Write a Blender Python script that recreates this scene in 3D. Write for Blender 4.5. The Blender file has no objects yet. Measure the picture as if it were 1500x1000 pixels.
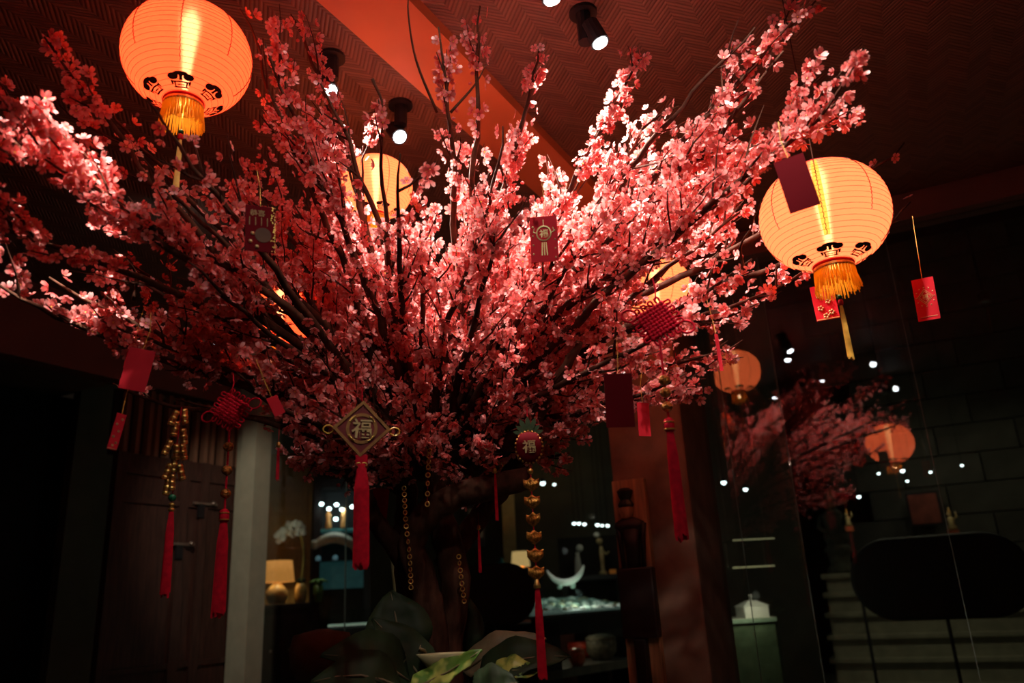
import bpy, bmesh, math, random
import numpy as np
from mathutils import Vector, Matrix
random.seed(7); rng = np.random.default_rng(7)
SC = bpy.context.scene
COL = SC.collection
R_ = math.radians

# ------------------------------------------------------------------ camera
FPX = 1150.0; PITCH = R_(17.9); ROLL = R_(3.06); EYE = Vector((0, 0, 1.05))
FW = Vector((0, math.cos(PITCH), math.sin(PITCH)))
UP0 = Vector((0, -math.sin(PITCH), math.cos(PITCH))); RT0 = Vector((1, 0, 0))
RT = math.cos(ROLL)*RT0 - math.sin(ROLL)*UP0
UP = math.sin(ROLL)*RT0 + math.cos(ROLL)*UP0
cam = bpy.data.cameras.new('camera'); camo = bpy.data.objects.new('camera', cam); COL.objects.link(camo)
m = Matrix((RT, UP, -FW)).transposed().to_4x4(); m.translation = EYE
camo.matrix_world = m
cam.sensor_width = 36; cam.lens = FPX*36/1500; cam.clip_start = .05
cam.dof.use_dof = True; cam.dof.focus_distance = 2.45; cam.dof.aperture_fstop = 2.0
SC.camera = camo

# ------------------------------------------------------------------ world, exposure, main lights
w = bpy.data.worlds.new('night'); SC.world = w; w.use_nodes = True
w.node_tree.nodes['Background'].inputs[0].default_value = (1, .72, .5, 1)
w.node_tree.nodes['Background'].inputs[1].default_value = .005
SC.view_settings.view_transform = 'Standard'; SC.view_settings.look = 'None'
SC.view_settings.gamma = 1; SC.view_settings.exposure = 0.0; SC.view_settings.use_curve_mapping = False
SC.cycles.max_bounces = 8; SC.cycles.transparent_max_bounces = 24; SC.cycles.diffuse_bounces = 4
SC.cycles.sample_clamp_indirect = 4; SC.cycles.caustics_reflective = False; SC.cycles.caustics_refractive = False

CEIL = 3.0
# ceiling spotlights: (pixel of the lens, aim pixel, aim distance, watts, cone degrees); the builder below makes a fixture for each
SPOTS = [((810, 4), (900, 330), 2.7, 260, 62), ((881, 66), (1010, 300), 2.8, 200, 55),
         ((485, 136), (660, 400), 2.7, 200, 60), ((587, 202), (700, 330), 2.9, 150, 60),
         ((60, -640), (92, 225), 2.1, 560, 15), ((1030, -420), (1120, 130), 2.2, 110, 50),
         ((640, -480), (600, 400), 2.2, 20, 75), ((250, 330), (368, 780), 5.9, 72, 40), ((760, -2600), (740, 560), 2.4, 13, 60)]  # first and last in this row: unseen spots added as front fill

def ray(x, y):
    return (FW*FPX + RT*(x-750) + UP*(500-y)).normalized()
def P(x, y, d):
    return EYE + ray(x, y)*d
def atz(x, y, z):
    d = ray(x, y); return EYE + d*((z-EYE.z)/d.z)
def unit(x, y, d):                      # metres per picture pixel at that place
    return d*ray(x, y).dot(FW)/FPX
AZ = R_(26.0)                           # the room's depth axis
U = Vector((math.sin(AZ), math.cos(AZ), 0)); V = Vector((math.cos(AZ), -math.sin(AZ), 0)); ROOMROT = -AZ
def room(n, v, z=0): return U*n + V*v + Vector((0, 0, z))
def onplane(x, y, n):
    d = ray(x, y); return EYE + d*((n-EYE.dot(U))/d.dot(U))
def yaw_to_cam(p, off=0):               # local -Y faces the camera
    return math.atan2(-(p.x-EYE.x), p.y-EYE.y) + R_(off)

# ------------------------------------------------------------------ materials
def new_mat(name):
    m = bpy.data.materials.new(name); m.use_nodes = True
    nt = m.node_tree; b = nt.nodes['Principled BSDF']; return m, nt, b
def mth(nt, op, a, b=None):
    n = nt.nodes.new('ShaderNodeMath'); n.operation = op
    for i, s in enumerate((a, b)):
        if s is None: continue
        if isinstance(s, (int, float)): n.inputs[i].default_value = s
        else: nt.links.new(s, n.inputs[i])
    return n.outputs[0]
def ramp(nt, fac, stops):
    r = nt.nodes.new('ShaderNodeValToRGB'); nt.links.new(fac, r.inputs[0])
    el = r.color_ramp.elements
    while len(el) < len(stops): el.new(.5)
    for e, (p, c) in zip(el, stops): e.position = p; e.color = (*c, 1)
    return r.outputs[0]
MATS = {}
def mat(name, col, rough=.6, metal=0, var=.25, scale=12, bump=0, emit=None, es=0, stretch=(1, 1, 1), spec=.5):
    if name in MATS: return MATS[name]
    m, nt, b = new_mat(name)
    tc = nt.nodes.new('ShaderNodeTexCoord'); mp = nt.nodes.new('ShaderNodeMapping'); mp.inputs['Scale'].default_value = stretch
    nt.links.new(tc.outputs['Object'], mp.inputs[0])
    nz = nt.nodes.new('ShaderNodeTexNoise'); nz.inputs['Scale'].default_value = scale; nz.inputs['Detail'].default_value = 5
    nt.links.new(mp.outputs[0], nz.inputs[0])
    lo = tuple(c*(1-var) for c in col); hi = tuple(min(1, c*(1+var)) for c in col)
    c = ramp(nt, nz.outputs[0], [(.3, lo), (.7, hi)])
    nt.links.new(c, b.inputs['Base Color'])
    b.inputs['Roughness'].default_value = rough; b.inputs['Metallic'].default_value = metal
    b.inputs['Specular IOR Level'].default_value = spec
    if bump:
        bp = nt.nodes.new('ShaderNodeBump'); bp.inputs['Strength'].default_value = bump; bp.inputs['Distance'].default_value = .01
        nt.links.new(nz.outputs[0], bp.inputs['Height']); nt.links.new(bp.outputs[0], b.inputs['Normal'])
    if emit:
        b.inputs['Emission Color'].default_value = (*emit, 1); b.inputs['Emission Strength'].default_value = es
    MATS[name] = m; return m

def weave_mat():
    m, nt, b = new_mat('woven_bamboo')
    tc = nt.nodes.new('ShaderNodeTexCoord'); s = nt.nodes.new('ShaderNodeSeparateXYZ'); nt.links.new(tc.outputs['Object'], s.inputs[0])
    x, y = s.outputs[0], s.outputs[1]
    L, W = .075, .021
    par = mth(nt, 'MODULO', mth(nt, 'ADD', mth(nt, 'FLOOR', mth(nt, 'DIVIDE', x, L)), 1000), 2)
    sg = mth(nt, 'SUBTRACT', mth(nt, 'MULTIPLY', par, 2), 1)
    t = mth(nt, 'ADD', mth(nt, 'DIVIDE', mth(nt, 'ADD', y, mth(nt, 'MULTIPLY', sg, x)), W), 4000)
    fr = mth(nt, 'FRACT', t); idx = mth(nt, 'FLOOR', t)
    h = mth(nt, 'SINE', mth(nt, 'MULTIPLY', fr, math.pi))
    wn = nt.nodes.new('ShaderNodeTexWhiteNoise'); wn.noise_dimensions = '2D'
    cv = nt.nodes.new('ShaderNodeCombineXYZ'); nt.links.new(idx, cv.inputs[0]); nt.links.new(mth(nt, 'FLOOR', mth(nt, 'DIVIDE', x, L)), cv.inputs[1])
    nt.links.new(cv.outputs[0], wn.inputs[0])
    f = mth(nt, 'MULTIPLY', mth(nt, 'POWER', h, .5), mth(nt, 'ADD', mth(nt, 'MULTIPLY', wn.outputs[0], .55), .45))
    nt.links.new(ramp(nt, f, [(.1, (.105, .066, .045)), (.85, (.25, .158, .108))]), b.inputs['Base Color'])
    b.inputs['Roughness'].default_value = .62
    bp = nt.nodes.new('ShaderNodeBump'); bp.inputs['Strength'].default_value = .5; bp.inputs['Distance'].default_value = .006
    nt.links.new(h, bp.inputs['Height']); nt.links.new(bp.outputs[0], b.inputs['Normal'])
    return m
def glass_mat(name, refl=.085, tint=(.9, .95, .92)):
    m = bpy.data.materials.new(name); m.use_nodes = True; nt = m.node_tree; nt.nodes.clear()
    o = nt.nodes.new('ShaderNodeOutputMaterial'); mx = nt.nodes.new('ShaderNodeMixShader')
    t = nt.nodes.new('ShaderNodeBsdfTransparent'); t.inputs[0].default_value = (*tint, 1)
    g = nt.nodes.new('ShaderNodeBsdfGlossy'); g.inputs['Roughness'].default_value = .0
    mx.inputs[0].default_value = refl
    nt.links.new(t.outputs[0], mx.inputs[1]); nt.links.new(g.outputs[0], mx.inputs[2]); nt.links.new(mx.outputs[0], o.inputs[0])
    return m
def blossom_mat():
    m = bpy.data.materials.new('silk_blossom'); m.use_nodes = True; nt = m.node_tree; nt.nodes.clear()
    o = nt.nodes.new('ShaderNodeOutputMaterial')
    a = nt.nodes.new('ShaderNodeAttribute'); a.attribute_name = 'rad'
    t = nt.nodes.new('ShaderNodeAttribute'); t.attribute_name = 'tint'
    c1 = ramp(nt, a.outputs['Fac'], [(.0, (.9, .5, .06)), (.13, (.8, .4, .08)), (.2, (.5, .03, .06)), (.5, (.88, .11, .10)), (1, (.93, .24, .20))])
    c2 = ramp(nt, a.outputs['Fac'], [(.0, (.85, .55, .08)), (.13, (.8, .4, .08)), (.2, (.6, .07, .10)), (.5, (.95, .36, .33)), (1, (.98, .58, .55))])
    mxc = nt.nodes.new('ShaderNodeMixRGB'); nt.links.new(t.outputs['Fac'], mxc.inputs[0]); nt.links.new(c1, mxc.inputs[1]); nt.links.new(c2, mxc.inputs[2])
    d = nt.nodes.new('ShaderNodeBsdfDiffuse'); tr = nt.nodes.new('ShaderNodeBsdfTranslucent')
    nt.links.new(mxc.outputs[0], d.inputs[0]); nt.links.new(mxc.outputs[0], tr.inputs[0])
    mx = nt.nodes.new('ShaderNodeMixShader'); mx.inputs[0].default_value = .42
    nt.links.new(d.outputs[0], mx.inputs[1]); nt.links.new(tr.outputs[0], mx.inputs[2])
    g = nt.nodes.new('ShaderNodeBsdfGlossy'); g.inputs['Roughness'].default_value = .35
    mx2 = nt.nodes.new('ShaderNodeMixShader'); mx2.inputs[0].default_value = .05
    nt.links.new(mx.outputs[0], mx2.inputs[1]); nt.links.new(g.outputs[0], mx2.inputs[2]); nt.links.new(mx2.outputs[0], o.inputs[0])
    return m
def paper_mat(name, col, es, trans=.075):
    # lit lantern paper: glows evenly, lets the lamp inside shine through, and shows a little of it directly
    m = bpy.data.materials.new(name); m.use_nodes = True; nt = m.node_tree; nt.nodes.clear()
    o = nt.nodes.new('ShaderNodeOutputMaterial')
    tr = nt.nodes.new('ShaderNodeBsdfTranslucent'); tr.inputs[0].default_value = (.40, .11, .038, 1)
    d = nt.nodes.new('ShaderNodeBsdfDiffuse'); d.inputs[0].default_value = (.4, .08, .03, 1)
    tp = nt.nodes.new('ShaderNodeBsdfRefraction'); tp.inputs[0].default_value = (1, .75, .5, 1); tp.inputs['IOR'].default_value = 1.12; tp.inputs['Roughness'].default_value = .55
    e = nt.nodes.new('ShaderNodeEmission'); e.inputs[0].default_value = (*col, 1); e.inputs[1].default_value = es
    m1 = nt.nodes.new('ShaderNodeMixShader'); m1.inputs[0].default_value = .4; nt.links.new(tr.outputs[0], m1.inputs[1]); nt.links.new(d.outputs[0], m1.inputs[2])
    m2 = nt.nodes.new('ShaderNodeMixShader'); m2.inputs[0].default_value = trans; nt.links.new(m1.outputs[0], m2.inputs[1]); nt.links.new(tp.outputs[0], m2.inputs[2])
    ad = nt.nodes.new('ShaderNodeAddShader'); nt.links.new(m2.outputs[0], ad.inputs[0]); nt.links.new(e.outputs[0], ad.inputs[1])
    nt.links.new(ad.outputs[0], o.inputs[0]); return m
def emit_mat(name, col, s):
    m = bpy.data.materials.new(name); m.use_nodes = True; nt = m.node_tree; nt.nodes.clear()
    o = nt.nodes.new('ShaderNodeOutputMaterial'); e = nt.nodes.new('ShaderNodeEmission')
    e.inputs[0].default_value = (*col, 1); e.inputs[1].default_value = s; nt.links.new(e.outputs[0], o.inputs[0]); return m

WEAVE = weave_mat(); GLASS = glass_mat('shopfront_glass'); CASEGLASS = glass_mat('case_glass', .05, (.88, .96, .93)); PETAL = blossom_mat()
BEAM = mat('orange_paint', (.86, .33, .12), .55, var=.08, scale=3)
BROWN = mat('brown_plaster', (.16, .07, .05), .8, var=.12, scale=4)
DARKWOOD = mat('dark_wood', (.06, .025, .016), .5, var=.4, scale=9, stretch=(6, 6, .6))
POSTM = mat('grey_green_paint', (.40, .40, .27), .6, var=.08)
OLIVE = mat('olive_wall', (.17, .16, .11), .8, var=.12, scale=5)
BLACK = mat('black_satin', (.012, .010, .011), .45, var=.2)
MATTE = mat('black_matte', (.010, .009, .009), .8, var=.2)
FLOORM = mat('polished_floor', (.12, .115, .09), .3, var=.2, scale=3)
BARK = mat('bark', (.10, .043, .026), .85, spec=.1, var=.45, scale=30, bump=.6, stretch=(1, 1, .35))
TWIG = mat('twig', (.07, .028, .018), .85, spec=.1, var=.35, scale=40)
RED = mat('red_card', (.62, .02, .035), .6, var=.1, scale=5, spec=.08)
REDDARK = mat('deep_red_shaded_card', (.12, .004, .008), .8, var=.1, scale=5, spec=.05)  # dark red, deepened so its colour also carries the backlit envelope's shade
REDCORD = mat('red_cord', (.66, .008, .03), .6, var=.2, scale=60, spec=.12)
GOLD = mat('gold_foil', (.85, .52, .14), .35, .85, var=.2, scale=40)
GOLDTHREAD = mat('gold_thread', (.95, .50, .07), .5, .1, var=.25, scale=50)
PALEGOLD = mat('pale_gold_print', (.75, .55, .25), .45, .3, var=.15)
GLITTER = mat('red_gold_glitter', (.75, .25, .06), .28, .8, var=.85, scale=160, bump=.6)
GREENB = mat('green_bead', (.02, .18, .08), .25, var=.1)
INK = mat('black_ink', (.035, .008, .006), .7, var=.1)
CORDM = mat('dark_red_seam', (.10, .008, .008), .6, var=.1)
COLM = mat('column_stone', (.27, .15, .095), .75, var=.35, scale=5, bump=.35)
PLANK = mat('old_teak', (.5, .26, .12), .6, var=.4, scale=8, stretch=(7, 7, .5))
STONE = mat('carved_stone', (.30, .28, .20), .85, var=.2, scale=8, bump=.3)
LEAFM = mat('dark_leaf', (.020, .036, .013), .6, var=.35, scale=9, spec=.25)
LEAFV = None
WHITE = mat('white_ceramic', (.82, .80, .72), .35, var=.05)

def thread_mat():
    m = bpy.data.materials.new('gold_thread_sheer'); m.use_nodes = True; nt = m.node_tree; nt.nodes.clear()
    o = nt.nodes.new('ShaderNodeOutputMaterial'); d = nt.nodes.new('ShaderNodeBsdfDiffuse'); t = nt.nodes.new('ShaderNodeBsdfTranslucent'); mx = nt.nodes.new('ShaderNodeMixShader')
    d.inputs[0].default_value = (1, .55, .06, 1); t.inputs[0].default_value = (1, .62, .06, 1); mx.inputs[0].default_value = .6
    nt.links.new(d.outputs[0], mx.inputs[1]); nt.links.new(t.outputs[0], mx.inputs[2]); nt.links.new(mx.outputs[0], o.inputs[0]); return m
FRINGE = thread_mat()
def leaf_var_mat():
    m, nt, b = new_mat('variegated_leaf')
    tc = nt.nodes.new('ShaderNodeTexCoord'); n = nt.nodes.new('ShaderNodeTexNoise'); n.inputs['Scale'].default_value = 22
    nt.links.new(tc.outputs['Object'], n.inputs[0])
    nt.links.new(ramp(nt, n.outputs[0], [(.45, (.10, .21, .03)), (.6, (.50, .55, .12))]), b.inputs['Base Color']); b.inputs['Roughness'].default_value = .4
    return m
LEAFV = leaf_var_mat()
DRYLEAF = mat('dry_leaf', (.22, .17, .09), .6, var=.3, scale=14)

# ------------------------------------------------------------------ mesh helpers
class MB:
    def __init__(s): s.v = []; s.f = []; s.mi = []; s.cur = 0
    def add(s, vs, fs):
        o = len(s.v); s.v += [tuple(v) for v in vs]; s.f += [tuple(i+o for i in f) for f in fs]; s.mi += [s.cur]*len(fs); return s
    def box(s, c, d, rot=None):
        c = Vector(c); hx, hy, hz = d[0]/2, d[1]/2, d[2]/2
        vs = [Vector((x*hx, y*hy, z*hz)) for x in (-1, 1) for y in (-1, 1) for z in (-1, 1)]
        if rot is not None: vs = [rot @ v for v in vs]
        return s.add([c+v for v in vs], [(0, 1, 3, 2), (4, 6, 7, 5), (0, 4, 5, 1), (2, 3, 7, 6), (0, 2, 6, 4), (1, 5, 7, 3)])
    def tube(s, pts, r, seg=6, closed=False, cap=True):
        pts = [Vector(p) for p in pts]; n = len(pts)
        rs = r if isinstance(r, (list, tuple)) else [r]*n
        vs = []; ref = None
        for i, p in enumerate(pts):
            a = pts[(i-1) % n] if (closed or i > 0) else p; b = pts[(i+1) % n] if (closed or i < n-1) else p
            t = (b-a)
            t = t.normalized() if t.length > 1e-9 else Vector((0, 0, 1))
            if ref is None: ref = t.orthogonal().normalized()
            ref = (ref - t*ref.dot(t))
            ref = ref.normalized() if ref.length > 1e-6 else t.orthogonal().normalized()
            bi = t.cross(ref)
            for k in range(seg):
                an = 2*math.pi*k/seg; vs.append(p + (ref*math.cos(an)+bi*math.sin(an))*rs[i])
        fs = []
        for i in range(n if closed else n-1):
            for k in range(seg):
                a = i*seg+k; b = i*seg+(k+1) % seg; j = (i+1) % n
                fs.append((a, b, j*seg+(k+1) % seg, j*seg+k))
        if cap and not closed:
            fs.append(tuple(range(seg))[::-1]); fs.append(tuple(range((n-1)*seg, n*seg)))
        return s.add(vs, fs)
    def lathe(s, prof, seg=24, c=(0, 0, 0), sx=1, sy=1):
        c = Vector(c); vs = []; fs = []
        for r, z in prof:
            for k in range(seg):
                a = 2*math.pi*k/seg; vs.append(c+Vector((r*math.cos(a)*sx, r*math.sin(a)*sy, z)))
        for i in range(len(prof)-1):
            for k in range(seg):
                a = i*seg+k; b = i*seg+(k+1) % seg; fs.append((a, b, b+seg, a+seg))
        if prof[0][0] > 1e-5: fs.append(tuple(range(seg))[::-1])
        if prof[-1][0] > 1e-5: fs.append(tuple(range((len(prof)-1)*seg, len(prof)*seg)))
        return s.add(vs, fs)
    def ball(s, c, r, seg=10, rings=6, sz=1.0):
        pr = [(max(1e-6, r*math.sin(math.pi*i/rings)), -r*sz*math.cos(math.pi*i/rings)) for i in range(rings+1)]
        return s.lathe(pr, seg, c)
    def prism(s, pts, y0, y1):             # outline in x,z extruded along y
        n = len(pts); vs = [(x, y0, z) for x, z in pts]+[(x, y1, z) for x, z in pts]
        return s.add(vs, [tuple(range(n)), tuple(range(n, 2*n))[::-1]]+[(i, i+n, (i+1) % n+n, (i+1) % n) for i in range(n)])
    def mesh(s, name, mats, smooth=False):
        me = bpy.data.meshes.new(name); me.from_pydata(s.v, [], s.f)
        for mm in (mats if isinstance(mats, (list, tuple)) else [mats]): me.materials.append(mm)
        if len(me.materials) > 1: me.polygons.foreach_set('material_index', s.mi)
        if smooth: me.polygons.foreach_set('use_smooth', [True]*len(me.polygons))
        bm = bmesh.new(); bm.from_mesh(me); bmesh.ops.recalc_face_normals(bm, faces=bm.faces); bm.to_mesh(me); bm.free()
        return me
    def build(s, name, mats, parent=None, smooth=False, loc=None, rotz=0, bevel=0):
        me = s.mesh(name, mats, smooth)
        if bevel:
            bm = bmesh.new(); bm.from_mesh(me)
            bmesh.ops.bevel(bm, geom=bm.edges[:], offset=bevel, segments=2, affect='EDGES', profile=.6); bm.to_mesh(me); bm.free()
        o = bpy.data.objects.new(name, me); COL.objects.link(o); o.parent = parent
        if loc is not None: o.location = loc
        o.rotation_euler.z = rotz
        return o
def tag(o, label=None, cat=None, group=None, kind=None):
    if label: o['label'] = label
    if cat: o['category'] = cat
    if group: o['group'] = group
    if kind: o['kind'] = kind
    return o
def thing(name, label, cat, loc=(0, 0, 0), rotz=0, group=None):
    o = bpy.data.objects.new(name, None); COL.objects.link(o); o.location = loc; o.rotation_euler = (0, 0, rotz); o.empty_display_size = .05
    return tag(o, label, cat, group)
def struct(name, mb, mt, **k): return tag(mb.build(name, mt, **k), kind='structure')
def copy_tree(o, parent=None):
    c = o.copy(); COL.objects.link(c); c.parent = parent
    for ch in list(o.children): copy_tree(ch, c)
    return c
def bez(a, b, c, d, n):
    out = []
    for i in range(n+1):
        t = i/n; out.append(a*(1-t)**3 + b*3*t*(1-t)**2 + c*3*t*t*(1-t) + d*t**3)
    return out
def catmull(pts, n=6):
    pts = [Vector(p) for p in pts]; q = [pts[0]*2-pts[1]]+pts+[pts[-1]*2-pts[-2]]; out = []
    for i in range(1, len(q)-2):
        for k in range(n):
            t = k/n; a, b, c, d = q[i-1:i+3]
            out.append(.5*((2*b)+(c-a)*t+(2*a-5*b+4*c-d)*t*t+(3*b-a-3*c+d)*t**3))
    return out+[pts[-1]]
_txt = {}
def text_mesh(ch, size, depth, mt, key=None):
    cu = bpy.data.curves.new('glyph', 'FONT'); cu.body = ch; cu.size = size; cu.extrude = depth; cu.align_x = 'CENTER'; cu.align_y = 'CENTER'; cu.offset = size*.012
    o = bpy.data.objects.new('glyph', cu); COL.objects.link(o)
    dg = bpy.context.evaluated_depsgraph_get(); dg.update()
    me = bpy.data.meshes.new_from_object(o.evaluated_get(dg)); bpy.data.objects.remove(o)
    xs = [v.co.x for v in me.vertices]; ys = [v.co.y for v in me.vertices]
    cx, cy = (min(xs)+max(xs))/2, (min(ys)+max(ys))/2
    for v in me.vertices:
        v.co = Vector((v.co.x-cx, -v.co.z, v.co.y-cy))
    me.materials.clear(); me.materials.append(mt); return me
def put(me, name, parent, loc=(0, 0, 0)):
    o = bpy.data.objects.new(name, me); COL.objects.link(o); o.parent = parent; o.location = loc; return o

# ================================================================== THE SETTING
struct('floor', MB().box(room(4, 0, -.05), (18, 22, .1), Matrix.Rotation(ROOMROT, 3, 'Z')), FLOORM)
c = MB().box((0, 0, .05), (16, 9.4, .1)); o = struct('ceiling', c, WEAVE); o.location = room(-.3, 0, CEIL); o.rotation_euler.z = ROOMROT
# orange beam across the ceiling: edges measured at the ceiling height
bl = atz(463, 0, CEIL-.05); br = atz(599, 0, CEIL-.05); BA = R_(28.1)
bu = Vector((math.sin(BA), math.cos(BA), 0)); bv = Vector((bu.y, -bu.x, 0))
v0, v1 = bl.dot(bv), br.dot(bv)
bc = bv*((v0+v1)/2) + bu*.6; bc.z = CEIL-.025
struct('trim_1', MB().box((0, 0, 0), (v1-v0, 7.3, .05)), BEAM, loc=bc, rotz=-BA)
# header above the shopfront glass
NG = 4.4
hz = onplane(1300, 336, NG).z
struct('trim_2', MB().box((0, 0, 0), (9, .16, .13)), BROWN, loc=room(NG, .9, hz+.065), rotz=ROOMROT)
struct('wall_back', MB().box((0, 0, 0), (9, .12, max(.05, CEIL-hz-.13))), BROWN, loc=room(NG+.03, .9, (CEIL+hz+.13)/2), rotz=ROOMROT)
# left wall: brown header, dark opening under it, timber panel with slatted transom
corner = onplane(352, 800, NG); corner.z = 0
LA = R_(28); lu = Vector((math.sin(LA), math.cos(LA), 0)); lv = Vector((lu.y, -lu.x, 0))
def left_at(px, py):                      # point of the left wall plane behind a pixel
    d = ray(px, py); k = (corner-EYE).dot(lv)/d.dot(lv); return EYE+d*k
pa = left_at(176, 700); LT = (pa-corner).dot(lu)          # negative: towards the camera
zh = left_at(90, 537).z; zs = left_at(262, 672).z
struct('wall_left', MB().box((0, 0, 0), (.14, 7, CEIL-zh)), BROWN, loc=corner+lu*(-3.62)+Vector((-.07, 0, (CEIL+zh)/2)), rotz=-LA)
# dark room beyond the opening
struct('wall_far_left', MB().box((0, 0, 0), (.1, 9, 3)), MATTE, loc=corner+lu*(-2.5)-lv*2.4+Vector((0, 0, 1.5)), rotz=-LA)
d1 = tag(MB().box((0, 0, zs/2), (.07, -LT, zs)).build('door_1', DARKWOOD, loc=corner+lu*(LT/2)-lv*.06, rotz=-LA), kind='structure')
def onleft(px, py): q = left_at(px, py)-corner; return q.dot(lu)-LT/2, q.z
for ya in (697, 737, 974):
    t0, z0 = onleft(262, ya); MB().box((.04, 0, z0), (.022, -LT, .035)).build('rail', DARKWOOD, d1)
for k in range(3): MB().box((.045, LT*(.5-k/3*1.0)*.98 if k != 1 else 0, zs/2), (.02, .07, zs)).build('stile', DARKWOOD, d1)
IRON = mat('worn_iron', (.32, .25, .19), .35, .7, var=.3)
for (xa, ya, L, h) in ((268, 797, .17, .018), (300, 738, .2, .016)):
    t0, z0 = onleft(xa, ya); b = MB().box((.065, t0, z0), (.02, L, h)).build('bolt', IRON, d1, bevel=.004)
    MB().ball((.08, t0+L*.3, z0+.005), .016).build('bolt_knob', IRON, b, smooth=True)
    MB().box((.06, t0-.03, z0-.05), (.02, .05, .09)).build('hasp', BLACK, b)
tr = thing('slatted_transom', 'row of upright timber slats above the dark plank door', 'transom', corner+lu*(LT/2)-lv*.06+Vector((0, 0, zs)), -LA)
SLAT = mat('slat_wood', (.20, .10, .055), .55, var=.3, scale=8, stretch=(8, 8, .5))
hgt = zh-zs-.02; ns = 13
sm = MB().box((0, 0, hgt/2), (.05, .032, hgt)).mesh('slat', SLAT)
for k in range(ns): put(sm, 'slat', tr, ((k % 3)*.012, LT/2+(-LT)*(k+.5)/ns, 0))
MB().box((-.09, 0, hgt/2), (.02, -LT, hgt)).build('backing', MATTE, tr)
# slim lit louvre deep in the dark opening
# post at the corner of the glass
po = thing('corner_post', 'grey green painted post at the left edge of the shopfront', 'post', corner, ROOMROT)
wpx = (onplane(391, 800, NG)-onplane(344, 800, NG)).length
MB().box((wpx*.52, -.05, CEIL/2), (wpx*.44, .16, CEIL)).build('front_face', POSTM, po)
MB().box((wpx*.13, 0, CEIL/2), (wpx*.34, .14, CEIL)).build('jamb', POSTM, po)
# glass panes between the post and the far right
seams = [393, 507, 905, 1083, 1170, 1385, 1700]
vs = [onplane(s, 760, NG).dot(V) for s in seams]
EDGE = mat('pane_edge_green', (.16, .22, .18), .4, var=.1)
for i in range(len(vs)-1):
    wd = vs[i+1]-vs[i]
    g = struct('window_%d' % (i+1), MB().box((0, 0, hz/2), (wd-.006, .01, hz)), GLASS, loc=room(NG, (vs[i]+vs[i+1])/2, 0), rotz=ROOMROT)
    MB().box((wd/2, 0, hz/2), (.0028, .011, hz)).build('pane_edge', EDGE, g)
# shop shell: a tall space behind the glass
SHZ = 5.2
struct('wall_shop_front', MB().box((0, 0, 0), (16, .12, SHZ-CEIL)), OLIVE, loc=room(NG+.1, 0, (SHZ+CEIL)/2+.06), rotz=ROOMROT)
struct('wall_shop_back', MB().box((0, 0, 0), (6.4, .1, SHZ)), OLIVE, loc=room(9.7, -4.4, SHZ/2), rotz=ROOMROT)
struct('wall_shop_far', MB().box((0, 0, 0), (11, .1, SHZ)), OLIVE, loc=room(12.5, 3.2, SHZ/2), rotz=ROOMROT)
struct('wall_shop_right', MB().box((0, 0, 0), (.1, 8.4, SHZ)), OLIVE, loc=room(8.4, 4.6, SHZ/2), rotz=ROOMROT)
struct('wall_shop_left', MB().box((0, 0, 0), (.1, 5.3, SHZ)), OLIVE, loc=room(7.1, -6.6, SHZ/2), rotz=ROOMROT)
struct('ceiling_shop', MB().box((0, 0, 0), (16, 8.2, .1)), MATTE, loc=room(8.55, 1, SHZ+.05), rotz=ROOMROT)
struct('wall_behind', MB().box((0, 0, 0), (16, .1, 3)), BROWN, loc=room(-4.8, 0, 1.5), rotz=ROOMROT)
struct('wall_right', MB().box((0, 0, 0), (.1, 9.3, 3)), BROWN, loc=room(-.2, 6.5, 1.5), rotz=ROOMROT)
# stone block wall behind the glass on the right
sw = thing('block_wall', 'grey wall of large stone blocks behind the right shopfront glass', 'wall', room(10.2, onplane(1450, 480, 10.2).dot(V), 0), ROOMROT)
BLK = mat('wall_block', (.10, .096, .075), .85, var=.3, scale=4, bump=.2)
bmesh_block = MB().box((0, 0, 0), (.785, .12, .315)).mesh('block', BLK)
for rr in range(16):
    for cc in range(6):
        if rr*.33 > 4.8: continue
        q = put(bmesh_block, 'block', sw, (cc*.8-1.6+(.4 if rr % 2 else 0), random.uniform(-.012, .012), .165+rr*.33))
# column in the shopfront with a carved teak panel
ca = onplane(893, 660, 3.9); cb = onplane(1003, 660, 3.9)
cw = (cb-ca).dot(V); cmid = (ca+cb)/2; cmid.z = 0
co = thing('column', 'broad reddish brown stone column standing in the glass shopfront', 'column', room(3.9, (ca.dot(V)+cb.dot(V))/2, 0), ROOMROT)
MB().box((0, .3, CEIL/2), (cw, .6, CEIL)).build('shaft', COLM, co, bevel=.012)
MB().box((0, .3, .08), (cw+.06, .66, .16)).build('plinth', COLM, co, bevel=.01)
MB().box((0, .3, CEIL-.06), (cw+.05, .65, .12)).build('capital', COLM, co, bevel=.01)
# carved teak panel against the column
NP = 3.82
pt = onplane(921, 703, NP)
pn = thing('carved_panel', 'tall teak plank with a dark carved figure leaning on the column', 'carving', room(NP, pt.dot(V), 0), ROOMROT)
uu = unit(921, 800, (pt-EYE).length)
pwid = 50*uu
MB().box((0, 0, pt.z/2), (pwid, .05, pt.z)).build('plank', PLANK, pn, bevel=.004)
CARV = mat('black_carving', (.022, .012, .010), .5, var=.3)
def zpx(y): return onplane(921, y, NP).z
g = MB(); g.lathe([(1e-4, zpx(764)), (.028, zpx(758)), (.036, zpx(751)), (.036, zpx(744)), (.028, zpx(738)), (1e-4, zpx(736))], 14, (-.012, -.045, 0), 1, .8)
hd = g.build('head', PLANK, pn, smooth=True)
MB().lathe([(.037, zpx(744)), (.042, zpx(740)), (.026, zpx(733)), (.036, zpx(727)), (.042, zpx(720)), (.024, zpx(716)), (1e-4, zpx(715))], 10, (-.012, -.045, 0), 1, .8).build('headdress', CARV, hd)
sh = zpx(768)
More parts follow.
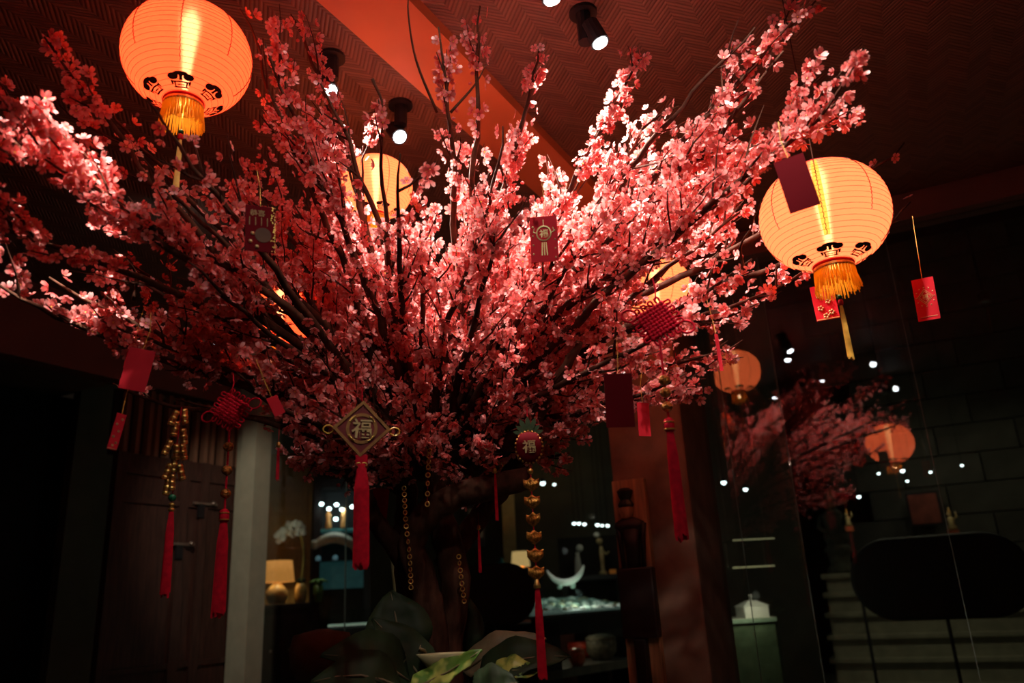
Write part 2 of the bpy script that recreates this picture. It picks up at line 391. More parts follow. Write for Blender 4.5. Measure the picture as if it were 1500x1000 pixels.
MB().lathe([(.05, zpx(782)), (.082, sh-.012), (.075, sh+.008), (.03, sh+.03)], 14, (-.006, -.04, 0), 1, .4).build('shoulders', CARV, pn, smooth=True)
MB().lathe([(.034, zpx(840)), (.036, zpx(800)), (.05, zpx(776))], 12, (0, -.04, 0), 1, .6).build('torso', CARV, pn, smooth=True)
for sx in (-1, 1): MB().tube([(sx*.066, -.04, sh), (sx*.058, -.045, zpx(790)), (sx*.05, -.045, zpx(835))], [.015, .013, .011], 8).build('arm', CARV, pn, smooth=True)
MB().box((.008, -.045, (zpx(832)+zpx(934))/2), (pwid*1.05, .06, zpx(832)-zpx(934))).build('robe', CARV, pn, bevel=.01)
MB().box((0, -.045, zpx(934)/2+zpx(1040)/2), (.06, .05, zpx(934)-zpx(1040))).build('legs', CARV, pn, bevel=.01)

# ------------------------------------------------------------------ ceiling spotlights
LENS = emit_mat('lamp_lens', (.92, .97, 1), 26)
spot_names = ['black ceiling spotlight beside the one with a tall black housing', 'black ceiling spotlight with a tall black housing and white lens', 'ceiling spotlight close to the top of the blossoms under the herringbone matting',
              'ceiling spotlight just above the half hidden paper lantern', 'ceiling spotlight aimed steeply at the bright left branches', 'ceiling spotlight aimed at the upper right branches', 'added ceiling spotlight filling the front of the tree with light', 'ceiling spotlight washing the grey green corner post', 'added ceiling spotlight in the hall brightening the front of the tree']
for i, (lp, ap, ad, wt, cone) in enumerate(SPOTS):
    p = atz(*lp, CEIL-.16); a = P(*ap, ad); d = (a-p).normalized()
    if i < 4:                                   # lamps tilted partly towards the viewer as their lenses show
        d = (d*1.0+(EYE-p).normalized()*.35).normalized()
    t = thing('ceiling_spotlight', spot_names[i], 'spotlight', (p.x, p.y, CEIL))
    off = Vector((-.05, .02, 0)) if i == 1 else Vector((0, 0, 0))
    MB().lathe([(.026, -.13 if i == 1 else -.1), (.026, -.004)], 12, off).build('stem_housing', BLACK, t, smooth=False)
    MB().lathe([(.05, -.012), (.05, 0)], 16, off).build('ceiling_plate', BLACK, t)
    lp_ = p-Vector((p.x, p.y, CEIL))
    MB().tube([lp_-d*.10, lp_-d*.01], [.03, .034], 14).build('barrel', BLACK, t)
    e = MB(); e.tube([lp_-d*.012, lp_-d*.003], [.028, .024], 14); e.build('lens', LENS, t)
    L = bpy.data.lights.new('spot_beam', 'SPOT'); L.energy = wt; L.color = (1, .86, .76); L.spot_size = R_(cone); L.spot_blend = .7; L.shadow_soft_size = .025
    lo = bpy.data.objects.new('spot_beam', L); COL.objects.link(lo); lo.parent = t; lo.location = lp_+d*.01
    lo.rotation_euler = d.to_track_quat('-Z', 'Y').to_euler()

# ------------------------------------------------------------------ paper lanterns
def lantern_profile(n=30, R=.19, H=.165, r0=.055):
    out = []
    for i in range(n+1):
        t = -1+2*i/n; a = t*math.pi/2*.955
        out.append((R*abs(math.cos(a))**.86 if abs(a) < 1.56 else r0, H*math.sin(a)))
    return [(max(r, r0), z) for r, z in out]
def prof_at(prof, z):
    for (r0, z0), (r1, z1) in zip(prof, prof[1:]):
        if z0 <= z <= z1: return r0+(r1-r0)*(z-z0)/(z1-z0)
    return prof[0][0]
BULB = emit_mat('lantern_bulb', (1, .66, .36), 30)
def tassel(mb_parent, top, L, r, mt, nm='tassel_strands', n=26, flare=1.25, seg=3):
    b = MB()
    for k in range(n):
        rr = r*math.sqrt((k+.5)/n); a = k*2.399
        x, y = rr*math.cos(a), rr*math.sin(a); l = L*random.uniform(.93, 1.0)
        b.tube([(top[0]+x*.45, top[1]+y*.45, top[2]), (top[0]+x*.95, top[1]+y*.95, top[2]-l*.25), (top[0]+x*flare, top[1]+y*flare, top[2]-l)], r*.24, seg)
    return tag(b.build(nm, mt, mb_parent), kind='stuff')
def make_lantern(name, label, loc, scale, rotz, paper, bulbs=1.0, seamyellow=False, tasselled=True, cordtop=None):
    t = thing(name, label, 'lantern', loc, rotz, 'paper lanterns hung from the ceiling')
    t.scale = (scale,)*3
    pr = lantern_profile()
    MB().lathe(pr, 64).v
    sh = MB(); prs = []
    for i in range(len(pr)-1):                         # pleats between the wire ribs
        prs.append(pr[i]); r = (pr[i][0]+pr[i+1][0])/2; z = (pr[i][1]+pr[i+1][1])/2; prs.append((r-.0016, z))
    prs.append(pr[-1]); n = len(prs); seg = 64; vv = []; ff = []
    for r, z in prs:
        for k in range(seg): vv.append((r*math.cos(2*math.pi*k/seg), r*math.sin(2*math.pi*k/seg), z))
    for i in range(n-1):
        for k in range(seg): a = i*seg+k; b = i*seg+(k+1) % seg; ff.append((a, b, b+seg, a+seg))
    sh.add(vv, ff); sh.build('paper_shade', paper, t, smooth=True)
    rb = MB()
    for r, z in pr[1:-1]: rb.tube([((r+.0006)*math.cos(2*math.pi*k/40), (r+.0006)*math.sin(2*math.pi*k/40), z) for k in range(40)], .0006, 3, closed=True)
    tag(rb.build('wire_ribs', mat('rib_red', (.45, .03, .02), .6), t), kind='stuff')
    for k in range(8):                                 # dark seam cords, zigzag stitched
        a = math.pi*1.5+k*math.pi/4; pts = []
        lo = -.118 if k % 2 == 0 else -.065
        for i in range(41):
            z = lo+(pr[-1][1]-.004-lo)*i/40; r = prof_at(pr, z)+.0012; aa = a+(.008 if i % 2 else -.008)
            pts.append((r*math.cos(aa), r*math.sin(aa), z))
        MB().tube(pts, .0014, 4).build('seam_cord', CORDM, t)
        if seamyellow and k == 0:
            vv = []; ff = []
            for i in range(41):
                z = lo+(pr[-1][1]-.004-lo)*i/40; r = prof_at(pr, z)+.0007
                for s in (-.06, .06): vv.append((r*math.cos(a+s), r*math.sin(a+s), z))
            for i in range(40): ff.append((2*i, 2*i+1, 2*i+3, 2*i+2))
            MB().add(vv, ff).build('paper_strip', paper_mat('yellow_paper', (1.0, .52, .06), 1.5, .05), t)
    # printed emblems near the bottom
    arc = [0.0]
    for (r0_, z0_), (r1_, z1_) in zip(pr, pr[1:]): arc.append(arc[-1]+math.hypot(r1_-r0_, z1_-z0_))
    def on_arc(q):                                     # point of the profile q metres up from the bottom ring
        for i in range(len(pr)-1):
            if arc[i+1] >= q: f_ = (q-arc[i])/max(1e-9, arc[i+1]-arc[i]); return pr[i][0]+(pr[i+1][0]-pr[i][0])*f_, pr[i][1]+(pr[i+1][1]-pr[i][1])*f_
        return pr[-1]
    def patch(mb, a0, s0, pts):                        # pts in metres on the surface: x along the ring, y up
        rm = on_arc(s0)[0]; cx = sum(p[0] for p in pts)/len(pts); cy = sum(p[1] for p in pts)/len(pts); vv = []
        for x, y in list(pts)+[(cx, cy)]:
            r, z = on_arc(max(0, s0+y)); a = a0+x/rm; vv.append(((r+.0008)*math.cos(a), (r+.0008)*math.sin(a), z-.0012))
        n = len(pts); mb.add(vv, [(i, (i+1) % n, n) for i in range(n)])
    def ell(cx, cy, rx, ry, n=14): return [(cx+rx*math.cos(2*math.pi*i/n), cy+ry*math.sin(2*math.pi*i/n)) for i in range(n)]
    def bar(x0, y0, x1, y1): return [(x0, y0), ((x0+x1)/2, y0), (x1, y0), (x1, y1), ((x0+x1)/2, y1), (x0, y1)]
    for k in range(6):
        a = math.pi*1.5+k*math.pi/3; e = MB(); z0 = .040
        patch(e, a, z0, ell(-.019, .016, .013, .011)); patch(e, a, z0, ell(.019, .016, .013, .011)); patch(e, a, z0, ell(0, .026, .017, .007))
        patch(e, a, z0, bar(-.004, .004, .004, .022)); patch(e, a, z0, bar(-.026, -.003, .026, .002))
        patch(e, a, z0, bar(-.020, -.020, -.015, -.002)); patch(e, a, z0, bar(.015, -.020, .020, -.002))
        patch(e, a, z0, bar(-.024, -.022, .024, -.017)); patch(e, a, z0, bar(-.010, -.013, .010, -.009)); patch(e, a, z0, bar(-.028, -.010, -.022, .004)); patch(e, a, z0, bar(.022, -.010, .028, .004))
        e.build('printed_emblem', INK, t)
    MB().lathe([(.057, -0.172), (.060, -0.166), (.060, -0.161), (.057, -0.155)], 32).build('bottom_ring', REDCORD, t, smooth=True)
    MB().lathe([(.055, .157), (.058, .162), (.055, .172)], 32).build('top_ring', REDCORD, t, smooth=True)
    b = MB(); b.lathe([(.003, -.155), (.009, -.08), (.014, .0), (.021, .08), (.022, .12), (.006, .15)], 14, (0, 0, 0)); b.build('bulb', BULB, t, smooth=True)
    fr = MB(); nn = 110
    for k in range(nn):
        a = 2*math.pi*k/nn; r = .057-(k % 3)*.002; l = random.uniform(.062, .082); fl = random.uniform(1.02, 1.2); da = random.uniform(-.05, .05)
        fr.tube([(r*math.cos(a), r*math.sin(a), -0.171), (r*1.03*math.cos(a), r*1.03*math.sin(a), -0.199), (r*fl*math.cos(a+da), r*fl*math.sin(a+da), -0.171-l)], .0019, 3)
    tag(fr.build('gold_fringe', FRINGE, t), kind='stuff')
    MB().lathe([(.058, -0.164), (.059, -0.176), (.058, -0.180)], 32).build('fringe_band', GOLD, t)
    if tasselled:
        MB().tube([(0, 0, -.164), (0, 0, -0.259)], .0016, 5).build('tassel_cord', GOLDTHREAD, t)
        MB().ball((0, 0, -0.264), .008).build('bead', GREENB, t, smooth=True)
        MB().lathe([(.005, -0.272), (.008, -0.276), (.008, -0.286), (.006, -0.291)], 10).build('tassel_cap', RED, t, smooth=True)
        tassel(t, (0, 0, -0.289), .17, .0065, GOLDTHREAD)
    L = bpy.data.lights.new('mouth_glow', 'POINT'); L.energy = .2; L.color = (1, .74, .4); L.shadow_soft_size = .012  # extra light added below the bulb to make the fringe glow
    lo_ = bpy.data.objects.new('mouth_glow', L); COL.objects.link(lo_); lo_.parent = t; lo_.location = (0, 0, -.20)
    if cordtop:
        MB().tube([(0, 0, .15), (0, 0, cordtop/scale)], .0022, 5).build('hanging_cord', TWIG, t)
    return t
PA = paper_mat('paper_peach', (1.0, .155, .055), 2.2); PB = paper_mat('paper_orange', (1.0, .060, .017), 2.2); PC = paper_mat('paper_amber', (1.0, .175, .055), 2.3)
def lant(px, py, d, D, label, paper, **k):
    p = P(px, py, d); return make_lantern('paper_lantern', label, p, D/.38, yaw_to_cam(p, k.pop('off', 0)), paper, cordtop=CEIL-p.z, **k)
lant(1207, 317, 2.37, .345, 'peach paper lantern with yellow seam strip and long gold tassel beside the red envelope', PA, seamyellow=True)
lant(275, 85, 2.45, .335, 'red orange paper lantern with a blossom branch crossing its gold fringe', PB, off=-8)
lant(551, 275, 3.25, .29, 'peach lantern half hidden behind blossoms below a ceiling spotlight', PC, off=20)
lant(961, 421, 3.85, .33, 'amber lantern glowing behind the large red knot', PC, off=30)
lant(410, 464, 3.0, .255, 'orange lantern almost covered by dense blossom branches', PB, off=10)
# ================================================================== THE BLOSSOM TREE
TD = 2.72
tbase = P(642, 985, TD); tbase.z = .72
tree = thing('blossom_tree', 'large artificial cherry tree with pink blossoms on spreading bare branches', 'tree', tbase)
TB = Vector(tbase)
def lp(v): return Vector(v)-TB
def Q(x, y, d): return lp(P(x, y, d))
trunk = MB()
def stem(mb, pts, rs, seg=10, wob=.008):
    c = catmull(pts, 6); n = len(c); m_ = len(rs)-1
    rr = []
    for i in range(n):
        t = i/(n-1)*m_; k = min(int(t), m_-1); rr.append((rs[k]+(rs[k+1]-rs[k])*(t-k))*(1+random.uniform(-.06, .06)))
    mb.tube([p+Vector((random.uniform(-wob, wob)*.4, random.uniform(-wob, wob)*.4, 0)) for p in c], rr, seg); return c
root = Vector((0, 0, 0))
t0 = MB(); stem(t0, [root+Vector((.02, 0, 0)), Q(655, 940, 2.72), Q(668, 860, 2.68), Q(655, 790, 2.7), Q(640, 735, 2.74), Q(650, 660, 2.75), Q(665, 560, 2.75)], [.062, .052, .048, .05, .048, .042, .026]); t0.build('trunk', BARK, tree, smooth=True)
t1 = MB(); stem(t1, [root+Vector((-.04, .02, 0)), Q(612, 930, 2.75), Q(600, 860, 2.78), Q(592, 790, 2.8), Q(596, 720, 2.8), Q(575, 620, 2.8), Q(540, 520, 2.8)], [.055, .05, .042, .04, .036, .03, .02]); t1.build('trunk_stem', BARK, tree, smooth=True)
t2 = MB(); stem(t2, [root+Vector((-.02, -.03, 0)), Q(632, 920, 2.62), Q(618, 850, 2.6), Q(603, 800, 2.58), Q(622, 757, 2.55), Q(665, 728, 2.52), Q(720, 713, 2.5), Q(774, 700, 2.48)], [.055, .05, .046, .045, .043, .042, .04, .036]); t2.build('bent_limb', BARK, tree, smooth=True)
t3 = MB(); stem(t3, [Q(600, 835, 2.7), Q(575, 795, 2.66), Q(548, 760, 2.62), Q(535, 725, 2.58), Q(500, 680, 2.5), Q(470, 640, 2.45)], [.034, .032, .028, .024, .02, .012]); t3.build('side_limb', BARK, tree, smooth=True)
t4 = MB(); stem(t4, [Q(650, 830, 2.74), Q(700, 760, 2.8), Q(745, 700, 2.8), Q(800, 620, 2.85), Q(860, 530, 2.85), Q(900, 470, 2.9)], [.04, .038, .036, .034, .028, .018]); t4.build('side_limb', BARK, tree, smooth=True)
t5 = MB(); stem(t5, [Q(690, 690, 2.7), Q(730, 660, 2.6), Q(775, 622, 2.5), Q(810, 570, 2.45), Q(850, 500, 2.4)], [.03, .028, .026, .02, .012]); t5.build('side_limb', BARK, tree, smooth=True)

def to_pix(v):
    q = v+TB-EYE; z = q.dot(FW); return 750+FPX*q.dot(RT)/z, 500-FPX*q.dot(UP)/z, q.length
# named limbs: tip pixel, tip distance, blossom density, twig reach
TIPS = [
 # left fan
 (-30, 175, 2.05, 1.0, .16), (-20, 120, 2.3, .9, .12), (70, 55, 2.3, .75, .10), (150, 150, 2.4, .55, .12), (-30, 318, 2.05, 1.1, .11), (-35, 395, 2.15, 1.2, .12),
 (60, 230, 2.0, 1.6, .15), (215, 230, 2.15, .5, .15), (228, 150, 2.0, .5, .10), (170, 560, 2.35, .7, .12), (260, 585, 2.3, 1.0, .12), (400, 665, 2.35, 1.2, .12), (150, 470, 2.2, 1.0, .14), (90, 400, 2.3, 1.0, .12),
 # crown
 (345, 15, 2.5, .9, .12), (390, 60, 2.3, 1.0, .16), (430, 15, 2.7, .9, .12), (470, 110, 2.4, .35, .12), (640, 40, 2.35, .8, .10), (700, 5, 2.45, .8, .10), (560, 150, 2.2, .5, .10), (790, 75, 2.5, 2.0, .06), (735, 190, 2.4, .9, .10),
 (935, 75, 2.5, 2.3, .06), (950, 175, 2.6, 1.0, .12), (860, 250, 2.5, 1.0, .14), (1000, 210, 2.9, .9, .12),
 # right fan
 (1110, 40, 2.45, .9, .12), (1205, -5, 2.5, .9, .12), (1150, 70, 2.3, 1.2, .14), (1240, 140, 2.15, 1.0, .14), (1190, 165, 2.25, 1.1, .16), (1120, 190, 2.4, 1.1, .16), (1325, 215, 2.75, .5, .06), (1345, 300, 2.85, .45, .05),
 (1185, 400, 2.55, .9, .09), (1100, 380, 2.4, .9, .11), (1110, 440, 2.7, .9, .10), (1085, 500, 2.6, .9, .11), (1040, 560, 2.7, .9, .11), (1010, 570, 2.5, .9, .12), (1100, 290, 2.5, 1.0, .14),
 # low skirt
 (870, 600, 2.45, 1.0, .12), (835, 660, 2.6, 1.0, .10), (640, 650, 2.35, 1.0, .14), (720, 640, 2.35, 1.0, .14), (560, 690, 2.45, .9, .12), (480, 600, 2.25, 1.0, .14), (760, 560, 2.3, 1.0, .15), (600, 560, 2.25, 1.0, .15), (690, 735, 2.6, .6, .08), (500, 690, 2.45, .9, .1)]
# filling limbs inside the crown outline
POLY = [(180, 520), (110, 410), (210, 290), (330, 230), (390, 110), (500, 180), (640, 210), (760, 200), (860, 250), (960, 220), (1080, 170), (1180, 140), (1170, 210), (1080, 300), (1040, 390), (1050, 480), (1010, 560), (890, 600), (840, 660), (700, 700), (560, 700), (450, 650), (390, 600), (260, 540)]
def inside(x, y):
    r = False; n = len(POLY)
    for i in range(n):
        (x0, y0), (x1, y1) = POLY[i], POLY[i-1]
        if (y0 > y) != (y1 > y) and x < (x1-x0)*(y-y0)/(y1-y0)+x0: r = not r
    return r
cnt = 0
while cnt < 62:
    x, y = random.uniform(100, 1190), random.uniform(110, 700)
    if not inside(x, y) or (x < 330 and random.random() < .6): continue
    if random.random() > .35+.65*min(1, math.hypot(x-650, y-650)/450): continue
    TIPS.append((x, y, random.uniform(2.05, 3.35), 1.0, .14)); cnt += 1
# the picture holes where things show between the branches: lantern faces keep clear
CLEAR = [((1207, 313), 104, 1.0, 2.37), ((275, 90), 100, 1.0, 2.45), ((552, 268), 50, .85, 3.25), ((975, 415), 36, .8, 3.85), ((414, 464), 47, .86, 3.0), ((797, 350), 26, 1, 2.05), ((382, 335), 28, 1, 2.05), ((963, 470), 46, 1, 2.0), ((530, 628), 44, 1, 2.0), ((775, 655), 30, 1, 2.1), ((907, 587), 28, 1, 1.98), ((1165, 268), 32, 1, 1.95), ((700, 480), 14, .8, 9), ((845, 268), 22, .8, 9), ((650, 350), 20, .7, 9), ((340, 600), 46, 1, 3.0), ((330, 690), 40, 1, 3), ((255, 650), 45, 1, 3), ((200, 270), 30, .75, 3), ((232, 405), 46, .72, 3), ((100, 350), 26, .7, 3), ((30, 262), 26, .7, 3), ((175, 120), 38, .8, 3), ((30, 15), 45, .85, 3), ((300, 330), 24, .5, 3), ((170, 190), 26, .7, 3), ((560, 60), 60, .75, 3.2), ((500, 60), 30, .6, 3.2), ((740, 90), 26, .8, 3.2), ((860, 150), 32, .85, 3.2), ((720, 250), 20, .6, 3.2), ((1020, 120), 40, .85, 3.2), ((200, 540), 22, 1, 2.1), ((404, 594), 24, 1, 2.2)]
HEM = [(-60, 430), (60, 445), (150, 505), (200, 575), (300, 570), (370, 575), (400, 650), (430, 690), (560, 755), (700, 765), (800, 715), (850, 690), (890, 600), (1000, 590), (1060, 580), (1110, 520), (1130, 470), (1200, 425), (1330, 330), (1600, 320)]
LANTS = []
for (a_, b_, d_, D_) in ((1207, 317, 2.37, .345), (275, 85, 2.45, .335), (551, 275, 3.25, .29), (961, 421, 3.85, .33), (410, 464, 3.0, .255)):
    q_ = Q(a_, b_, d_); s_ = D_/.38; LANTS.append((q_, .19*s_+.03))
    for z_, r_ in ((-.20, .085), (-.26, .085), (-.31, .03), (-.36, .03), (-.41, .03), (-.46, .03)): LANTS.append((q_+Vector((0, 0, z_*s_)), r_*s_+.022))
def push_out(p):                       # branches bend round the lanterns
    for c_, r_ in LANTS:
        q = p-c_
        if q.length < r_: p = c_+q.normalized()*r_
    return p
def blocked(v):
    x, y, d = to_pix(v)
    if any((v-c_).length < r_ for c_, r_ in LANTS): return True
    for (xa, ya), (xb, yb) in zip(HEM, HEM[1:]):
        if xa <= x < xb and y > ya+(yb-ya)*(x-xa)/(xb-xa): return True
    for (cx, cy), r, pr, dd in CLEAR:
        if d < dd and (x-cx)**2+(y-cy)**2 < r*r and random.random() < pr: return True
    return False
flow = []            # (pos, normal, size)
BASES = [Q(640, 735, 2.74), Q(655, 690, 2.74), Q(600, 735, 2.76), Q(620, 700, 2.7), Q(670, 700, 2.74), Q(590, 690, 2.8)]
def noise_path(a, b, c, d, n, amp):
    pts = bez(a, b, c, d, n); off = Vector((0, 0, 0)); out = []
    for i, p in enumerate(pts):
        off = off*.8+Vector((random.gauss(0, amp), random.gauss(0, amp), random.gauss(0, amp)))
        out.append(push_out(p+off*(min(1, i/3))))
    return out
def put_flowers(pts, t0, dens, spread, step=.0165):
    acc = 0
    for i in range(1, len(pts)):
        if i/len(pts) < t0: continue
        seg = pts[i]-pts[i-1]; L = seg.length; acc += L*dens
        while acc > step:
            acc -= step
            if random.random() < .12: continue
            for _ in range(random.choice((1, 1, 2, 2, 3))):
                nrm = Vector((random.gauss(0, 1), random.gauss(0, 1), random.gauss(0, 1)))
                if seg.length > 1e-6: s = seg.normalized(); nrm = nrm - s*nrm.dot(s)*.7
                nrm.normalize(); p = pts[i-1]+seg*random.random()+nrm*random.uniform(.006, spread)
                if blocked(p): continue
                flow.append((p, nrm, random.choice((random.uniform(.0145, .0185), random.uniform(.0100, .0140)))))
for ti, (x, y, d, dens, reach) in enumerate(TIPS):
    T = Q(x, y, d)
    B = min(BASES, key=lambda b: (b-T).length+random.uniform(0, .12))
    if x < 600 and random.random() < .8: B = random.choice([BASES[2], BASES[3], BASES[5]])
    V_ = T-B; Ln = V_.length
    c1 = B+Vector((0, 0, 1))*Ln*random.uniform(.10, .26)+V_*.22; c2 = T-V_*random.uniform(.25, .4)+Vector((random.gauss(0, .03), random.gauss(0, .03), random.gauss(0, .03)))*Ln
    n = max(10, int(Ln/.05)); pts = noise_path(B, c1, c2, T, n, .0045)
    r0 = .011+.007*min(1, Ln/1.6)
    lm = MB(); lm.tube(pts, [r0*(1-i/n)**.8+.0022 for i in range(n+1)], 6)
    limb = lm.build('limb', TWIG if ti > 20 else BARK, tree, smooth=True)
    put_flowers(pts, .38, dens*.75, .036)
    tw = MB(); nt_ = int(4+Ln*9*min(1.3, dens+.1))
    for k in range(nt_):
        s = random.uniform(.3, .97); i = min(n-1, int(s*n)); p = pts[i]; dirn = (pts[i+1]-pts[i]).normalized()
        rv = Vector((random.gauss(0, 1), random.gauss(0, 1), random.gauss(0, 1))); rv = (rv-dirn*rv.dot(dirn)).normalized()
        L = reach*random.uniform(.7, 2.1)*(1.15-.5*s)
        e = p+(dirn*random.uniform(.5, 1.1)+rv*random.uniform(.3, .75)+Vector((0, 0, .15)))*L
        m_ = max(3, int(L/.035)); q = noise_path(p, p+(e-p)*.33+rv*L*.1, p+(e-p)*.66, e, m_, .004)
        if blocked(q[-1]) or blocked(q[len(q)//2]): continue
        tw.tube(q, [.0032*(1-j/m_)+.0011 for j in range(m_+1)], 4, cap=False)
        if random.random() < .93: put_flowers(q, .12, dens*.95, .028)
    if tw.v: tag(tw.build('twigs', TWIG, limb), kind='stuff')
# bare curling twigs
for pts in ([(195, 440, 2.2), (200, 405, 2.2), (185, 380, 2.18), (165, 365, 2.18)], [(1090, 395, 2.35), (1085, 360, 2.33), (1105, 330, 2.3), (1135, 300, 2.28)], [(940, 190, 2.45), (965, 170, 2.45), (995, 155, 2.45)], [(640, 165, 2.35), (610, 90, 2.33), (598, 20, 2.3), (600, -20, 2.3)], [(660, 165, 2.35), (695, 125, 2.35), (712, 95, 2.35)], [(545, 115, 2.2), (560, 155, 2.2), (535, 168, 2.2)], [(985, 235, 2.6), (960, 250, 2.6), (930, 262, 2.55)]):
    q = [push_out(v_) for v_ in catmull([Q(*p) for p in pts], 5)]; n = len(q)-1
    MB().tube(q, [.0035*(1-i/n)+.0012 for i in range(n+1)], 5).build('bare_twig', BARK, tree, smooth=True)
# a blossom: five cupped notched petals and a small centre
def blossom_template(cup):
    vs = []; rad = []; fs = []
    for k in range(5):
        a = 2*math.pi*k/5; ca, sa = math.cos(a), math.sin(a); o = len(vs)
        for (l, wd, r) in ((.08, 0, .15), (.42, -.30, .45), (.42, .30, .45), (.80, -.40, .8), (.80, .40, .8), (1.03, -.17, 1), (1.03, .17, 1), (.94, 0, .95)):
            z = cup*l*l+.12*abs(wd)+random.uniform(-.05, .05); vs.append((l*ca-wd*sa, l*sa+wd*ca, z)); rad.append(r)
        fs += [(o, o+1, o+7), (o, o+7, o+2), (o+1, o+3, o+7), (o+3, o+5, o+7), (o+2, o+7, o+4), (o+4, o+7, o+6)]
    o = len(vs)
    for k in range(6): vs.append((.14*math.cos(k*1.047), .14*math.sin(k*1.047), .10)); rad.append(.1)
    vs.append((0, 0, .2)); rad.append(0); fs += [(o+k, o+(k+1) % 6, o+6) for k in range(6)]
    return np.array(vs), np.array(rad), np.array(fs)
def bud_template():
    b = MB(); b.lathe([(1e-4, -.1), (.28, .05), (.34, .3), (.22, .55), (1e-4, .72)], 6); vs = np.array(b.v); fs = []
    for f in b.f:
        if len(f) == 4: fs += [(f[0], f[1], f[2]), (f[0], f[2], f[3])]
    return vs, np.full(len(vs), .42), np.array(fs)
TEMPL = [blossom_template(c_) for c_ in (.15, .35, .55, .8)]+[bud_template()]
def mesh_from(vs, fs, rad, tint, name):
    me = bpy.data.meshes.new(name); me.vertices.add(len(vs)); me.vertices.foreach_set('co', vs.astype(np.float32).ravel())
    me.loops.add(len(fs)*3); me.loops.foreach_set('vertex_index', fs.astype(np.int32).ravel())
    me.polygons.add(len(fs)); me.polygons.foreach_set('loop_start', np.arange(0, len(fs)*3, 3, dtype=np.int32))
    me.update(calc_edges=True)
    for nm, arr in (('rad', rad), ('tint', tint)):
        at = me.attributes.new(nm, 'FLOAT', 'POINT'); at.data.foreach_set('value', arr.astype(np.float32))
    me.materials.append(PETAL); me.validate(); return me
info = []
for p, nrm, s in flow:
    x, y, d = to_pix(p); vis = -60 < x < 1560 and -60 < y < 1060
    info.append((not vis, d/s, p, nrm, s))
# the largest in view become single blossoms, the rest one mass
info.sort(key=lambda t: (t[0], t[1]))
print('blossoms', len(info))
variants = []
for ti in range(4):
    for tn in (.1, .45, .8):
        vs, rad, fs = TEMPL[ti]; variants.append(mesh_from(vs, fs, rad, np.full(len(vs), tn), 'blossom'))
for k, (_, _, p, nrm, s) in enumerate(info[:300]):
    o = bpy.data.objects.new('blossom', variants[k % len(variants)]); COL.objects.link(o); o.parent = tree; o.location = p; o.scale = (s, s, s)
    o.rotation_euler = (nrm.to_track_quat('Z', 'Y') @ Matrix.Rotation(random.uniform(0, 6.28), 3, 'Z').to_quaternion()).to_euler()
AV, AF, AR, AT = [], [], [], []; off = 0
for k, (_, _, p, nrm, s) in enumerate(info[300:]):
    vs, rad, fs = TEMPL[4 if random.random() < .08 else k % 4]
    Mx = np.array((nrm.to_track_quat('Z', 'Y').to_matrix() @ Matrix.Rotation(random.uniform(0, 6.28), 3, 'Z')))
    AV.append(vs @ Mx.T*s+np.array(p)); AF.append(fs+off); AR.append(rad); AT.append(np.full(len(vs), random.random())); off += len(vs)
me = mesh_from(np.concatenate(AV), np.concatenate(AF), np.concatenate(AR), np.concatenate(AT), 'blossom_mass')
bmss = bpy.data.objects.new('blossom_mass', me); COL.objects.link(bmss); bmss.parent = tree; tag(bmss, kind='stuff')

# planter and philodendron around the trunk
pl = thing('planter', 'round dark planter holding the blossom tree trunk', 'planter', (TB.x, TB.y, 0))
MB().lathe([(.20, 0), (.30, .08), (.36, .45), (.38, .70), (.36, .72), (.34, .70), (.335, .66), (.02, .66)], 36).build('pot', BLACK, pl, smooth=True)
MB().lathe([(1e-4, .70), (.2, .70), (.335, .665), (.335, .64)], 30).build('soil', mat('soil', (.03, .02, .015), .95, bump=.5, scale=40), pl, smooth=True)
def leaf_mesh(base, tip, width, curl, nrm, name, mt, parent, fold=.25):
    base, tip = Vector(base), Vector(tip); ax = tip-base; L = ax.length; ax.normalize(); nrm = Vector(nrm); nrm = (nrm-ax*nrm.dot(ax)).normalized(); sd = ax.cross(nrm)
    n = 10; vv = []; ff = []
    for i in range(n+1):
        t = i/n; wd = width*(math.sin(math.pi*min(1, t*.93+.07)**.75))**.8*.5 if 0 < i < n else .004
        c_ = base+ax*L*t+nrm*curl*L*math.sin(math.pi*t)
        for j in range(5):
            s = (j-2)/2; vv.append(c_+sd*wd*s+nrm*(abs(s)*wd*fold+.006*math.sin(t*16+j)))
    for i in range(n):
        for j in range(4): a = i*5+j; ff.append((a, a+1, a+6, a+5))
    b = MB().add(vv, ff); o = b.build(name, mt, parent, smooth=True)
    md = o.modifiers.new('thick', 'SOLIDIFY'); md.thickness = .0025
    MB().tube([base+ax*L*t+nrm*(curl*L*math.sin(math.pi*t)+.003) for t in (0, .25, .5, .75, .97)], [.005, .004, .003, .002, .001], 5).build('midrib', DRYLEAF, o, smooth=True)
    return o
ph = thing('philodendron', 'broad dark leaved plant growing around the trunk base', 'plant', (TB.x, TB.y, .66))
PB0 = Vector((TB.x, TB.y, .66))
def PL(x, y, d): return P(x, y, d)-PB0
camdir = (EYE-PB0).normalized()
